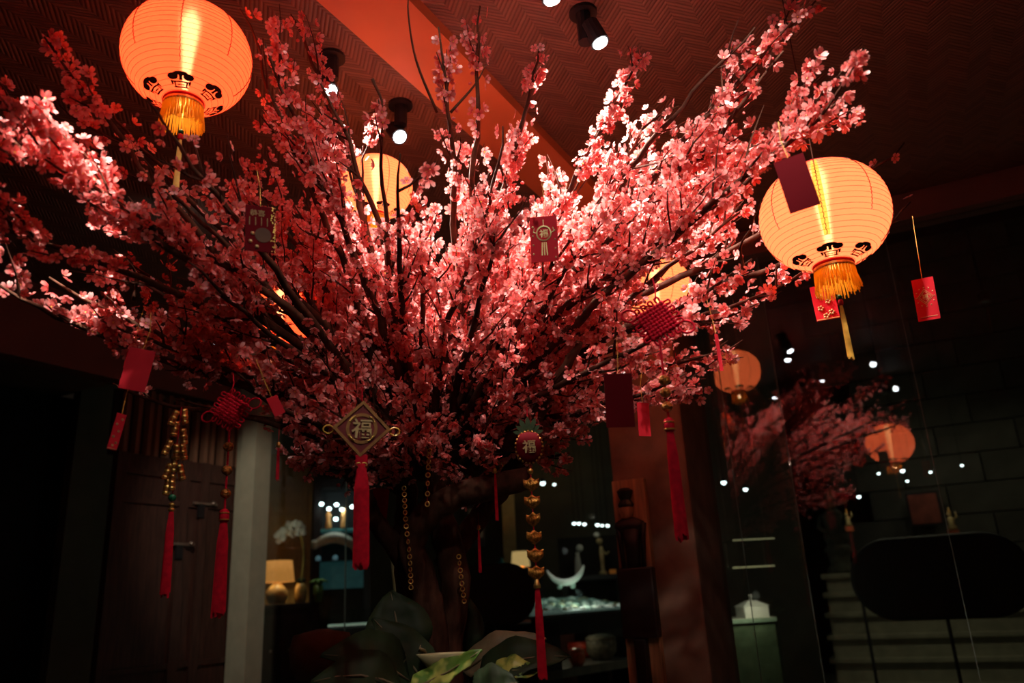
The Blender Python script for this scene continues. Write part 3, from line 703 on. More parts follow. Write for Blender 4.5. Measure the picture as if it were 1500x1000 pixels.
LV = [((590, 965, 2.5), (572, 865, 2.55), .20, .05, LEAFM), ((625, 1010, 2.45), (545, 905, 2.45), .15, .08, LEAFM), ((670, 960, 2.85), (680, 868, 2.9), .17, .06, LEAFM),
      ((600, 1000, 2.4), (470, 960, 2.3), .20, .12, LEAFM), ((590, 1010, 2.3), (455, 1000, 2.25), .16, .15, LEAFM), ((600, 1012, 2.3), (706, 952, 2.25), .085, -.05, LEAFV),
      ((680, 985, 2.6), (800, 935, 2.55), .12, .12, DRYLEAF), ((700, 1000, 2.5), (836, 962, 2.45), .15, .15, LEAFM), ((720, 990, 2.45), (790, 985, 2.4), .10, .08, LEAFV),
      ((560, 1010, 2.4), (520, 930, 2.4), .14, .06, LEAFM), ((690, 1020, 2.3), (760, 1000, 2.25), .14, .05, LEAFM), ((640, 985, 2.5), (615, 948, 2.35), .06, -.05, DRYLEAF)]
for i, (b, t, wd, cu, mt) in enumerate(LV):
    bb, tt = PL(*b), PL(*t)
    leaf_mesh(bb, tt, wd, cu, camdir+Vector((0, 0, .9)), 'leaf', mt, ph)
    fl = Vector((bb.x, bb.y, 0)); fl = fl.normalized() if fl.length > .02 else Vector((0, -1, 0))
    MB().tube(catmull([fl*.2+Vector((0, 0, .025)), fl*max(.23, min(.3, Vector((bb.x, bb.y)).length*.9))+Vector((0, 0, .13)), bb], 5), .006, 6).build('leaf_stem', LEAFM, ph, smooth=True)
sh_ = PL(650, 968, 2.33)
MB().lathe([(.015, -.05), (.045, -.01), (.07, .02), (.066, .02), (.04, -.008), (.012, -.045)], 18, sh_, 1.1, .6).build('leaf_sheath', mat('pale_sheath', (.45, .40, .20), .6, var=.25), ph, smooth=True)
# ================================================================== HANGING ORNAMENTS
DULLG = mat('dull_gold_print', (.28, .14, .05), .6, .3, var=.3)
def envelope(px, py, d, wpx, hpx, roll, yaw, label, mt, print_=None, cord=.10, pitch=0):
    p = P(px, py, d); k = unit(px, py, d); W, H = wpx*k, hpx*k*1.04
    t = thing('red_envelope', label, 'envelope', p, 0, 'red envelopes hung in the tree')
    t.rotation_euler = (R_(pitch), R_(roll), yaw_to_cam(p, yaw))
    MB().box((0, 0, 0), (W, .0022, H)).build('body', mt, t)
    f = MB(); f.prism([(-W/2, H/2), (W/2, H/2), (W*.36, H/2-H*.12), (-W*.36, H/2-H*.12)], .0012, .0024); f.build('flap', mt, t)
    MB().tube([(0, 0, H/2-.004), (random.uniform(-.006, .006), 0, H/2+cord*.5), (random.uniform(-.01, .01), 0, H/2+cord)], .0009, 4).build('hanging_thread', GOLDTHREAD, t)
    y0 = -.0018
    if print_ == 'medallion':           # round charm with tassel, printed in gold
        g = MB(); R = W*.26
        g.tube([(R*math.cos(a), y0, H*.12+R*1.1*math.sin(a)) for a in np.linspace(0, 6.283, 25)[:-1]], W*.03, 4, closed=True)
        g.tube([(0, y0, H*.30), (0, y0, H*.42)], W*.02, 4)
        for s in (-1, 1): g.tube([(s*R*.9, y0, H*.12), (s*W*.38, y0, H*.16), (s*W*.34, y0, H*.24)], W*.02, 4)
        for s in (-.07, 0, .07): g.tube([(s*W, y0, -H*.08), (s*W*1.4, y0, -H*.36)], W*.025, 4)
        g.build('gold_print', PALEGOLD, t); put(text_mesh('福', W*.34, .0004, PALEGOLD), 'gold_character', t, (0, y0, H*.12))
        g = MB()
        for k_ in range(8): g.ball((W*.4*(-1 if k_ % 2 else 1), y0, -H*.42+H*.11*k_*.9), W*.035, 6, 4)
        g.build('gold_dots', PALEGOLD, t)
    elif print_ == 'diamond':
        g = MB()
        for s in (.36, .27): g.tube([(0, y0, H*.05+s*W*1.15), (s*W, y0, H*.05), (0, y0, H*.05-s*W*1.15), (-s*W, y0, H*.05)], W*.02, 4, closed=True)
        for k_ in range(12): a = k_*.5236; g.ball((W*.42*math.cos(a), y0, H*.05+W*.5*math.sin(a)), W*.035, 6, 4)
        g.tube([(-W*.4, y0, -H*.42), (W*.4, y0, -H*.42)], W*.015, 4); g.build('gold_print', PALEGOLD, t); put(text_mesh('福', W*.3, .0004, PALEGOLD), 'gold_character', t, (0, y0, H*.05))
    elif print_ == 'floral':
        g = MB()
        for cx, cz in ((-.2, .2), (.15, .02), (-.22, -.15), (.2, -.3), (.2, .35), (-.05, -.38)):
            for k_ in range(5): a = k_*1.2566; g.ball((W*cx+W*.09*math.cos(a), y0, H*cz+W*.09*math.sin(a)), W*.055, 6, 4)
        g.tube([(-W*.48, y0, -H*.47), (W*.48, y0, -H*.47)], W*.03, 4); g.build('gold_print', PALEGOLD, t)
    elif print_ == 'greeting':          # gold columns of characters, a pale patch and glitter edges; the printed character is left out
        put(text_mesh('恭喜', W*.26, .0004, DULLG), 'gold_character', t, (-W*.1, y0, H*.34))
        g = MB()
        for k_ in range(4): g.tube([(-W*.36+k_*W*.2, y0, H*.24), (-W*.36+k_*W*.2, y0, H*.06)], W*.02, 4)
        g.build('gold_print', DULLG, t)
        g = MB(); g.lathe([(1e-4, -.0006), (W*.28, -.0006), (W*.28, .0006), (1e-4, .0006)], 22); 
        pp = g.build('pale_patch', mat('patch', (.11, .05, .03), .9), t, loc=(W*.1, y0, -H*.14)); pp.rotation_euler.x = R_(90)
        g = MB()
        for k_ in range(60):
            s = random.random(); g.box((W*(.5-.14*random.random()**2), y0, H*random.uniform(-.5, .5)), (W*.03,)*3, Matrix.Rotation(random.random()*3, 3, 'Y'))
        tag(g.build('gold_glitter', GOLD, t), kind='stuff')
        g = MB()
        for cx, cz in ((-.25, -.12), (-.32, -.3), (-.1, -.4)): g.lathe([(1e-4, 0), (W*.1, 0)], 12, (0, 0, 0)) if False else g.ball((W*cx, y0, H*cz), W*.07, 8, 4)
        g.build('gold_coin_print', PALEGOLD, t)
    return t
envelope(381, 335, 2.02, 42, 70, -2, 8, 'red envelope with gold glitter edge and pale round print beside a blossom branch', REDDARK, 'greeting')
envelope(797, 350, 2.05, 40, 70, 1, -3, 'red envelope printed with a gold round charm among the upper blossoms', RED, 'medallion')
envelope(1167, 268, 1.95, 43, 84, -7, 0, 'plain shaded back of a dark red envelope hanging in front of the peach lantern', REDDARK)
envelope(1208, 443, 2.6, 32, 52, -2, 6, 'red envelope with gold flower print behind the long gold tassel', RED, 'floral')
envelope(1356, 438, 2.45, 29, 62, 2, -4, 'red envelope with gold diamond print hanging on a long thread apart from the tree', RED, 'diamond', cord=.19)
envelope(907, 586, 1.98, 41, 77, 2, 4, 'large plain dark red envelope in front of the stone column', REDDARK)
envelope(943, 614, 2.2, 19, 48, 2, 25, 'narrow bright red envelope beside the large plain dark red one', RED)
envelope(201, 541, 2.12, 36, 61, 9, -5, 'plain red envelope below the lowest left branches in front of the timber slats', RED)
envelope(192, 520, 2.2, 14, 44, 8, 30, 'narrow red envelope mostly covered by a plain red envelope', RED)
envelope(171, 632, 2.1, 14, 53, 10, 20, 'narrow red envelope with gold dots against the dark opening', RED, 'floral')
envelope(404, 594, 2.0, 17, 28, -28, 15, 'small bright red envelope tilted at the low blossoms beside the grey post', RED)
envelope(1053, 516, 2.2, 5, 54, -1, 10, 'red envelope seen almost edge on below the right branches', RED)
envelope(556, 742, 2.9, 24, 52, 6, 0, 'red envelope half hidden behind the low side limb of the trunk', RED)
e = envelope(540, 987, 2.3, 26, 13, -22, 10, 'fallen red envelope lying on the broad dark leaves', RED, cord=.001, pitch=-40)

def bead(parent, z, r, nm='bead', mt=GLITTER):
    return MB().ball((0, 0, z), r, 12, 8, .92).build(nm, mt, parent)
def loop_pts(ax, ay, bx, by, ox, oy, n=10):             # a rounded loop from a to b bulging by o
    a, b, o = Vector((ax, ay)), Vector((bx, by)), Vector((ox, oy)); out = []
    mid = (a+b)/2; half = (b-a)/2; w_ = half*1.12
    out.append(a)
    for i in range(n+1):
        t = math.pi*(1-i/n); out.append(mid+w_*math.cos(t)+o*(.72+.28*math.sin(t)))
    out.append(b); return out
def chinese_knot(px, py, d, spx, roll, label, beads, tas, bead_r=.014, yaw=0, dimbead=GLITTER):
    p = P(px, py, d); k = unit(px, py, d); S = spx*k         # half diagonal of the woven body
    t = thing('knot_ornament', label, 'ornament', p, yaw_to_cam(p, yaw), 'red knot ornaments with tassels')
    body = bpy.data.objects.new('woven_knot', None); COL.objects.link(body); body.parent = t; body.rotation_euler = (0, R_(roll), 0)
    N = 8; h = S/math.sqrt(2); r = h/N*.98
    def X(a, b, dep=0): c_ = math.sqrt(.5); return (c_*(a-b), dep, c_*(a+b))
    g = MB()
    for i in range(N):
        q = -h+2*h*(i+.5)/N
        g.tube([X(-h+2*h*j/24, q, r*.55*math.sin(j/24*math.pi*N+(math.pi if i % 2 else 0))) for j in range(25)], r, 6)
        g.tube([X(q, -h+2*h*j/24, -r*.55*math.sin(j/24*math.pi*N+(math.pi if i % 2 else 0))) for j in range(25)], r, 6)
    g.build('weave', REDCORD, body, smooth=True)
    for i in range(0, N, 2):
        q0 = -h+2*h*(i+.5)/N; q1 = -h+2*h*(i+1.5)/N
        for sg in (-1, 1):
            L = h*.42
            for pts in ([(sg*h, q0), (sg*h, q1)], [(q0, sg*h), (q1, sg*h)]):
                o = (sg*L, 0) if abs(pts[0][0]) == h else (0, sg*L)
                lp_ = loop_pts(*pts[0], *pts[1], *o)
                MB().tube([X(v.x, v.y, .001) for v in lp_], r*.62, 6).build('loop', REDCORD, body, smooth=True)
    for sg in (-1, 1):                                       # big ears at the side corners
        cx = sg*S*1.32; rr = S*.36
        MB().tube([(cx+rr*math.cos(a), .004, rr*.8*math.sin(a)) for a in np.linspace(0, 6.283, 25)[:-1]], r*.62, 6, closed=True).build('ear_loop', REDCORD, body, smooth=True)
    MB().tube([(0, 0, S*.9), (.004, 0, S*1.5), (0, 0, S*2.1)], .0022, 5).build('hanging_cord', REDCORD, t)
    zb = [-(y-py)*k*1.03 for y in beads]
    MB().tube([(0, 0, -S*.9), (0, 0, -(tas[0]-py)*k*1.03)], .0028, 6).build('drop_cord', REDCORD, t)
    for z in zb: bead(t, z, bead_r, 'glitter_bead', dimbead)
    z0 = -(tas[0]-py)*k*1.03; z1 = -(tas[1]-py)*k*1.03
    c_ = MB().lathe([(.006, z0+.006), (.0125, z0), (.0125, z0-.022), (.011, z0-.026)], 14).build('tassel_cap', REDCORD, t, smooth=True)
    for zz in (z0-.003, z0-.020): MB().lathe([(.0125, zz), (.0138, zz-.001), (.0138, zz-.003), (.0125, zz-.004)], 14).build('gold_band', GOLD, c_)
    tassel(t, (0, 0, z0-.02), z0-z1-.02, .0125, REDCORD, n=34)
    return t
chinese_knot(963, 470, 2.0, 32, 18, 'large red woven knot with gold bead balls in front of the amber lantern', (557, 575, 595), (614, 776))
chinese_knot(338, 600, 2.25, 27, -12, 'red woven knot with tassel hanging in front of the grey post', (653, 686, 718), (742, 880), yaw=-25)

# diamond plaque with the fortune character
p = P(530, 628, 2.0); k = unit(530, 628, 2.0)
t = thing('fortune_plaque', 'gold edged diamond plaque with a fortune character and long red tassel', 'ornament', p, yaw_to_cam(p, 0))
pl_ = bpy.data.objects.new('plaque', None); COL.objects.link(pl_); pl_.parent = t; pl_.rotation_euler = (0, R_(3), 0)
S = 42*k; DGOLD = mat('brocade_gold', (.42, .20, .06), .5, .4, var=.3, scale=60); DRED = mat('brocade_red', (.22, .02, .02), .6, var=.2, scale=60)
MB().prism([(0, S), (S, 0), (0, -S), (-S, 0)], -.004, .004).build('board', DRED, pl_)
for (a, b) in (((0, 1), (1, 0)), ((1, 0), (0, -1)), ((0, -1), (-1, 0)), ((-1, 0), (0, 1))):
    g = MB(); g.prism([(a[0]*S, a[1]*S), (b[0]*S, b[1]*S), (b[0]*S*.86, b[1]*S*.86), (a[0]*S*.86, a[1]*S*.86)], -.007, .006); g.build('border', DGOLD, pl_)
ro = [(S*.54*math.cos(a), S*.54*math.sin(a)) for a in np.linspace(0, 6.283, 33)[:-1]]; ri = [(x*.8, z*.8) for x, z in ro]
vv = [(x, -.006, z) for x, z in ro+ri]; MB().add(vv, [(i, (i+1) % 32, 32+(i+1) % 32, 32+i) for i in range(32)]).build('ring', DGOLD, pl_)
for a in (45, 135, 225, 315):
    g = MB()
    for j in range(-2, 3): aa = R_(a+j*7); g.ball((S*.49*math.cos(aa), -.0075, S*.49*math.sin(aa)), S*.03, 6, 4)
    g.build('gold_motif', GOLD, pl_)
put(text_mesh('福', S*.72, .001, PALEGOLD), 'fortune_character', pl_, (0, -.007, 0))
for sg in (-1, 1): MB().tube([(sg*S*1.14+S*.17*math.cos(a), 0, -.004+S*.14*math.sin(a)) for a in np.linspace(0, 6.283, 21)[:-1]], .0018, 5, closed=True).build('ear_loop', GOLDTHREAD, pl_, smooth=True)
MB().tube([(0, 0, S), (0, 0, S*1.5)], .0018, 5).build('hanging_cord', REDCORD, t)
z0 = -S*.95; L = 165*k
MB().box((0, 0, z0-.012), (.030, .012, .03)).build('tassel_head', REDCORD, t, bevel=.003)
for sx in (-.007, .007): MB().tube([(sx+.006*math.cos(a), -.0065, z0-.022+.005*math.sin(a)) for a in np.linspace(0, 6.283, 9)[:-1]], .0012, 4, closed=True).build('gold_stitch', GOLD, t)
tassel(t, (0, 0, z0-.02), L-.03, .0165, REDCORD, n=44, flare=1.05)

# pineapple charm with gold ingots
p = P(775, 655, 2.1); k = unit(775, 655, 2.1)
t = thing('pineapple_charm', 'red pineapple charm with fortune character above a string of gold ingots', 'ornament', p, yaw_to_cam(p, 0))
a_ = 20*k; b_ = 25*k
MB().lathe([(1e-4, -b_), (a_*.55, -b_*.85), (a_*.9, -b_*.45), (a_, 0), (a_*.95, b_*.4), (a_*.7, b_*.8), (1e-4, b_*.95)], 24, (0, 0, 0), 1, .45).build('fruit', REDDARK, t, smooth=True)
for i in range(24):
    a = i*math.pi/12; MB().ball((a_*.98*math.cos(a), -.004, b_*.93*math.sin(a)), a_*.10, 6, 4).build('sequin', GLITTER, t) if i % 1 == 0 else None
put(text_mesh('福', a_*1.0, .001, PALEGOLD), 'fortune_character', t, (0, -a_*.47, 0))
LEAFG = mat('green_felt', (.05, .09, .03), .7, var=.3, scale=60)
for j, a in enumerate((-75, -50, -25, 0, 25, 50, 75)):
    L = b_*(1.15 if abs(a) < 40 else .95); g = MB(); g.prism([(0, 0), (L*.13, L*.35), (L*.12, L*.75), (0, L), (-L*.12, L*.75), (-L*.13, L*.35)], -.002, .002)
    o = g.build('crown_leaf', LEAFG, t, loc=(0, .002*(j % 3), b_*.72)); o.rotation_euler.y = R_(a)
MB().tube([(0, 0, b_*.8), (0, 0, b_*2.3)], .0016, 5).build('hanging_cord', REDCORD, t)
yy = (709, 733, 757, 781, 805, 828); zz = [-(y-655)*k*1.03 for y in [689]+list(yy)]
MB().tube([(0.0, 0, -b_*.9), (0, 0, zz[-1]-.06)], .0016, 5).build('drop_cord', REDCORD, t)
MB().ball((0, 0, zz[0]), .008).build('gold_bead', GOLD, t, smooth=True)
ing = MB(); W = 11.5*k
vv = []; ff = []; nu, nv = 14, 8
for i in range(nu+1):
    s = -1+2*i/nu; hw = .52*math.sqrt(max(.02, 1-s*s))+.12; lift = .55*s*s
    for j in range(nv):
        a = 2*math.pi*j/nv; vv.append((s*W, hw*W*.55*math.cos(a), W*(lift*.75+.68*math.sin(a)*(1.1-.45*abs(s))+(.3*math.exp(-8*s*s) if math.sin(a) > .5 else 0))))
for i in range(nu):
    for j in range(nv): ff.append((i*nv+j, i*nv+(j+1) % nv, (i+1)*nv+(j+1) % nv, (i+1)*nv+j))
ff += [tuple(range(nv)), tuple(range(nu*nv, nu*nv+nv))]
INGOT = mat('ingot_gold', (.72, .27, .05), .3, .8, var=.75, scale=120, bump=.5)
im = MB().add(vv, ff).mesh('gold_ingot', INGOT)
for z in zz[1:]:
    o = put(im, 'gold_ingot', t, (0, 0, z)); o.rotation_euler.z = random.uniform(-.6, .6)
zt = -(842-655)*k*1.03
MB().lathe([(.003, zt+.018), (.006, zt+.006), (.009, zt), (.009, zt-.008)], 10).build('tassel_cap', GOLD, t, smooth=True)
tassel(t, (0, 0, zt-.004), (962-842)*k, .0085, REDCORD, n=22)

# firecracker string
p = P(258, 660, 2.25); k = unit(258, 660, 2.25)
t = thing('firecracker_string', 'string of gold and red firecracker charms with a thin red tassel', 'ornament', p, yaw_to_cam(p))
MB().tube([(.005, 0, 66*k), (0, 0, 0), (0, 0, -80*k)], .0016, 5).build('hanging_cord', REDCORD, t)
for i, (dx, y, tl) in enumerate(((8, 608, 8), (-7, 612, -18), (-4, 628, -6), (9, 638, 10), (-12, 655, -20), (10, 662, 12), (1, 662, 2), (-1, 680, 0), (-9, 690, -16), (9, 692, 16), (-2, 706, 2), (-8, 712, -6))):
    g = MB(); g.lathe([(.0085, -.021), (.0085, .021)], 10); fc = g.build('firecracker', mat('foil_red_gold', (.75, .22, .05), .35, .6, var=.7, scale=90), t, loc=(dx*k, random.uniform(-.008, .008), -(y-660)*k)); fc.rotation_euler.y = R_(-tl)
    for z in (-.015, .0, .015): MB().lathe([(.0088, z-.003), (.0095, z), (.0088, z+.003)], 10).build('gold_band', GOLD, fc)
MB().ball((0, 0, -(728-660)*k), .010).build('green_bead', GREENB, t, smooth=True)
for z in (738, 745): MB().lathe([(.005, -.005), (.009, 0), (.005, .005)], 10, (0, 0, -(z-660)*k)).build('gold_cap', GOLD, t, smooth=True)
tassel(t, (0, 0, -(748-660)*k), 118*k, .009, REDCORD, n=22)
# coin garlands on the trunk and small charms
def coin_chain(pts, label, n, r=.0065):
    p0 = P(*pts[0]); t = thing('coin_garland', label, 'ornament', p0, 0, 'gold coin garlands on the trunk')
    c_ = catmull([P(*q)-p0 for q in pts], 30); cm = MB(); cm.tube([(r*math.cos(a), 0, r*math.sin(a)) for a in np.linspace(0, 6.283, 11)[:-1]], r*.32, 5, closed=True); cm = cm.mesh('coin', GOLD)
    MB().tube(c_[::6], .0007, 4).build('thread', REDCORD, t)
    for i in range(n):
        q = put(cm, 'coin', t, c_[int(i/(n-1)*(len(c_)-1))]); q.rotation_euler.z = random.uniform(-.8, .8)
coin_chain([(592, 715, 2.5), (594, 760, 2.5), (600, 815, 2.52), (602, 860, 2.55)], 'string of small gold coins hanging down the left trunk stem', 16)
coin_chain([(629, 660, 2.36), (627, 690, 2.36), (626, 738, 2.36)], 'short string of gold coins hanging above the bent limb', 8)
coin_chain([(672, 815, 2.55), (676, 850, 2.55), (680, 880, 2.58)], 'string of gold coins hanging right of the main trunk', 8)
def mini_charm(px, py, d, label, L=52):
    p = P(px, py, d); k = unit(px, py, d); t = thing('mini_charm', label, 'ornament', p, 0, 'tiny gold charms with red tassels')
    MB().lathe([(1e-4, -.008), (.008, -.003), (.005, .002), (.006, .006), (1e-4, .011)], 10).build('gourd', GOLD, t, smooth=True)
    MB().tube([(0, 0, .01), (0, 0, .05)], .0007, 4).build('thread', REDCORD, t); tassel(t, (0, 0, -.008), L*k, .004, REDCORD, n=10)
mini_charm(725, 690, 2.4, 'tiny gold gourd charm with red tassel under the bent limb', 68)
mini_charm(701, 773, 2.6, 'tiny gold gourd charm with red tassel below the bent limb beside the picture', 60)
mini_charm(408, 652, 2.3, 'tiny gold charm with red tassel under the low left blossoms', 48)
mini_charm(992, 540, 2.4, 'tiny gold charm with red tassel beside the bead balls of the large knot', 24)
# ================================================================== THE SHOP BEHIND THE GLASS
def base_at(px, py, d): return P(px, py, d)
def point(parent, loc, e, col, r=.03):
    L = bpy.data.lights.new('glow', 'POINT'); L.energy = e; L.color = col; L.shadow_soft_size = r
    o = bpy.data.objects.new('glow', L); COL.objects.link(o); o.parent = parent; o.location = loc; return o
def shade_mat(name, col, es):
    return mat(name, (.5, .20, .05), .8, emit=col, es=es)
# sideboard under the lamp
SD = 8.6; k = unit(450, 884, SD); st = P(413, 884, SD)
sb = thing('sideboard', 'long dark sideboard carrying the large table lamp', 'sideboard', (st.x, st.y, 0), yaw_to_cam(st))
MB().box((0, .25, st.z-.02), (84*k, .55, .04)).build('top', BLACK, sb, bevel=.006)
MB().box((0, .26, st.z/2+.03), (80*k, .5, st.z-.12)).build('body', MATTE, sb)
for j in range(2):
    dd = MB().box((-21*k+j*42*k, -.0, st.z*.55), (40*k, .02, st.z*.7)).build('door', BLACK, sb, bevel=.004)
    MB().ball(((-8+(1-j)*16-21+j*42)*k, -.02, st.z*.6), .014).build('knob', IRON, dd, smooth=True)
for j in (-1, 1):
    for q in (.05, .45): MB().box((j*40*k, q, .05), (.06, .06, .1)).build('foot', BLACK, sb)
def on_top(px, off=0):                            # a spot on the sideboard's top under a pixel column
    p = P(px, 884, SD-.0); r = math.hypot(p.x, p.y); d = Vector((p.x/r, p.y/r, 0)); q = p+d*(.2+off); q.z = st.z; return q
def table_lamp(p, k, label, glow, e, squat=1.0):
    t = thing('table_lamp', label, 'lamp', p, 0, 'table lamps in the shop')
    MB().lathe([(10*k, 0), (13*k, 2*k), (16.5*k, 11*k), (15.5*k, 18*k), (9*k, 26*k), (6*k, 28*k), (7*k, 30*k)], 24).build('base', mat('glazed_ceramic', (.62, .52, .22), .35, var=.3), t, smooth=True)
    MB().lathe([(1.2*k, 29*k), (1.2*k, 56*k)], 8).build('stem', GOLD, t)
    g = MB(); n = 28; vv = []; ff = []
    for r, z in ((25*k, 31*k), (21*k, 62*k)):
        for j in range(n): vv.append((r*math.cos(2*math.pi*j/n), r*math.sin(2*math.pi*j/n), z))
    ff = [(j, (j+1) % n, n+(j+1) % n, n+j) for j in range(n)]
    sh = g.add(vv, ff).build('shade', glow, t, smooth=True); md = sh.modifiers.new('thick', 'SOLIDIFY'); md.thickness = .004
    MB().ball((0, 0, 46*k), 3.5*k).build('bulb', emit_mat('warm_bulb', (1, .62, .25), 8), t, smooth=True)
    point(t, (0, 0, 40*k), e, (1, .62, .26), .05); return t
table_lamp(on_top(405), k, 'table lamp with amber drum shade and pale round base on the sideboard', shade_mat('amber_shade', (1, .38, .08), .45), 3.2)
# orchid in an amber vase
def orchid(p, k, label, stem, flowers, vase=True, fr=.05, vcol=None):
    t = thing('orchid', label, 'plant', p, yaw_to_cam(p))
    if vase: MB().lathe([(7*k, 0), (9*k, 8*k), (8.5*k, 22*k), (6*k, 28*k), (5*k, 28*k), (5*k, 20*k)], 18).build('vase', vcol or mat('amber_vase', (.45, .26, .07), .4, var=.4), t, smooth=True)
    MB().tube(catmull([(x*k, 0, z*k) for x, z in stem], 6), .012, 6).build('stalk', mat('stalk_green', (.30, .32, .10), .6), t, smooth=True)
    wm = mat('white_petal', (.88, .86, .74), .5, var=.08, emit=(1, .95, .8), es=.0)
    for x, z in flowers:
        g = MB()
        for j in range(5):
            a = j*1.2566+random.random(); c_ = Vector((math.cos(a)*fr*.7, random.uniform(-.03, .01), math.sin(a)*fr*.7)); n = 8
            g.add([c_+Vector((math.cos(b)*fr*.62, .012*math.cos(b*2), math.sin(b)*fr*.62)) for b in np.linspace(0, 6.283, n+1)[:-1]]+[c_+Vector((0, -.012, 0))], [(i, (i+1) % n, n) for i in range(n)])
        g.build('flower', wm, t, loc=(x*k, random.uniform(-.05, .05), z*k), smooth=True)
    for s in (-1, 1): MB().tube([(0, 0, 26*k), (s*4*k, -.02, 34*k), (s*8*k, -.02, 32*k)], [.012, .022, .004], 6).build('leaf', LEAFM, t, smooth=True)
    return t
orchid(on_top(440, .02), k, 'white orchid spray arching over the lamp from an amber vase', [(0, 22), (3, 70), (-2, 100), (-8, 112), (-22, 110), (-32, 98)], [(-2, 106), (-8, 113), (-14, 111), (-20, 112), (-25, 106), (-30, 102), (-34, 96), (-12, 104)])
pgr = on_top(466, .02); t = thing('potted_fern', 'small green fern in a green pot beside the amber vase', 'plant', pgr)
MB().lathe([(5*k, 0), (7.5*k, 14*k), (7*k, 24*k), (5.5*k, 24*k), (5*k, 18*k)], 16).build('pot', mat('green_pot', (.12, .24, .06), .4, var=.3), t, smooth=True)
for j in range(9):
    a = j*.7; MB().tube([(0, 0, 20*k), (7*k*math.cos(a), 7*k*math.sin(a), 32*k), (15*k*math.cos(a), 15*k*math.sin(a), 28*k)], [.01, .016, .003], 5).build('frond', mat('fern_green', (.16, .34, .07), .5), t, smooth=True)
# lit display cabinet
CDm = 9.4; kc = unit(495, 800, CDm); cp = P(500, 862, CDm)
cab = thing('display_cabinet', 'dark display cabinet with tiny lights and a teal lower panel', 'cabinet', (cp.x, cp.y, 0), yaw_to_cam(cp))
zt_ = P(500, 700, CDm).z; zb_ = cp.z
for sx in (-36, 36): MB().box((sx*kc, .15, zt_/2), (10*kc, .4, zt_)).build('side', BLACK, cab)
MB().box((0, .15, zt_-.05), (72*kc, .4, .1)).build('top', BLACK, cab)
MB().box((0, .34, zt_/2), (72*kc, .02, zt_)).build('back', mat('cabinet_back', (.03, .04, .045), .5), cab)
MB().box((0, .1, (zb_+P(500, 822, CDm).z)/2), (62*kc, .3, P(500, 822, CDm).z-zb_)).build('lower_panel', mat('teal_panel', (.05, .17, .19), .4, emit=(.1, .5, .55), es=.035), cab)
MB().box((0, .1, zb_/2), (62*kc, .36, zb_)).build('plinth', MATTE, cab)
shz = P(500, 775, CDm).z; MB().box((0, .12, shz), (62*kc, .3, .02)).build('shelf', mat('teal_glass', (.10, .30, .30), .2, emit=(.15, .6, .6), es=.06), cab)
MINI = emit_mat('mini_lamp', (.75, .95, 1), 9)
for (x, y) in ((471, 738), (482, 745), (493, 739), (501, 746), (492, 760), (516, 742)):
    q = P(x, y, CDm-.12); g = MB().ball((0, 0, 0), 3.2*kc, 10, 6, .75); o = g.build('mini_lamp', MINI, cab, smooth=True)
    o.matrix_parent_inverse = Matrix(); loc = Matrix.Rotation(-cab.rotation_euler.z, 4, 'Z') @ (q-Vector((cp.x, cp.y, 0))); o.location = loc
point(cab, (0, -.12, zt_-.35), .6, (.8, .95, 1))
def at_cab(px, py, d=CDm): return P(px, py, d)
for j, (x, y) in enumerate(((481, 774), (503, 774))):
    q = P(x, y, CDm-.02); q.z = shz+.0115; t = thing('figurine', ('upright orange glass figurine on the cabinet shelf', 'leaning orange glass figurine on the cabinet shelf')[j], 'figurine', q, 0, 'orange figurines in the lit cabinet')
    OG = mat('orange_glass', (.85, .38, .12), .3, var=.3); dx = j*5*kc
    MB().lathe([(4*kc, 0), (5*kc, 2*kc), (3.2*kc, 12*kc), (4*kc, 20*kc), (2*kc, 25*kc)], 14).build('body', OG, t, smooth=True); MB().ball((dx*.3, 0, 27*kc), 2.4*kc).build('head', OG, t, smooth=True)
    point(t, (0, -.12, 26*kc), .25, (1, .6, .3))
q = P(493, 820, CDm-.1); q.z = P(500, 822, CDm).z+.002
t = thing('coral_sculpture', 'pale arching coral sculpture standing on the teal cabinet panel', 'sculpture', q, yaw_to_cam(q)); PALE = mat('pale_coral', (.72, .68, .56), .7, var=.3, bump=.6, scale=60)
MB().tube(catmull([(-30*kc, 0, 24*kc), (-20*kc, 0, 29*kc), (-4*kc, 0, 33*kc), (14*kc, 0, 28*kc), (26*kc, 0, 18*kc), (30*kc, 0, 2*kc)], 6), [5*kc+3*kc*math.sin(i*.12) for i in range(31)], 10).build('arch', PALE, t, smooth=True)
MB().ball((-31*kc, 0, 24*kc), 7*kc, 10, 7).build('head', PALE, t, smooth=True)
MB().box((12*kc, 0, .012), (50*kc, .12, .024)).build('base', BLACK, t)
for j, (x, y) in enumerate(((466, 814), (491, 815))):
    q = P(x, y+6, CDm-.2); q.z = P(500, 822, CDm).z; t = thing('glass_float', ('small clear blue glass ball at the cabinet side beside the coral', 'small clear blue glass ball under the coral arch')[j], 'ornament', q)
    MB().ball((0, 0, 4*kc), 4*kc, 12, 8).build('ball', mat('blue_glass', (.25, .5, .62), .15, emit=(.4, .8, 1), es=.1), t, smooth=True); MB().lathe([(2.5*kc, 0), (2.5*kc, .01)], 10).build('foot', BLACK, t)
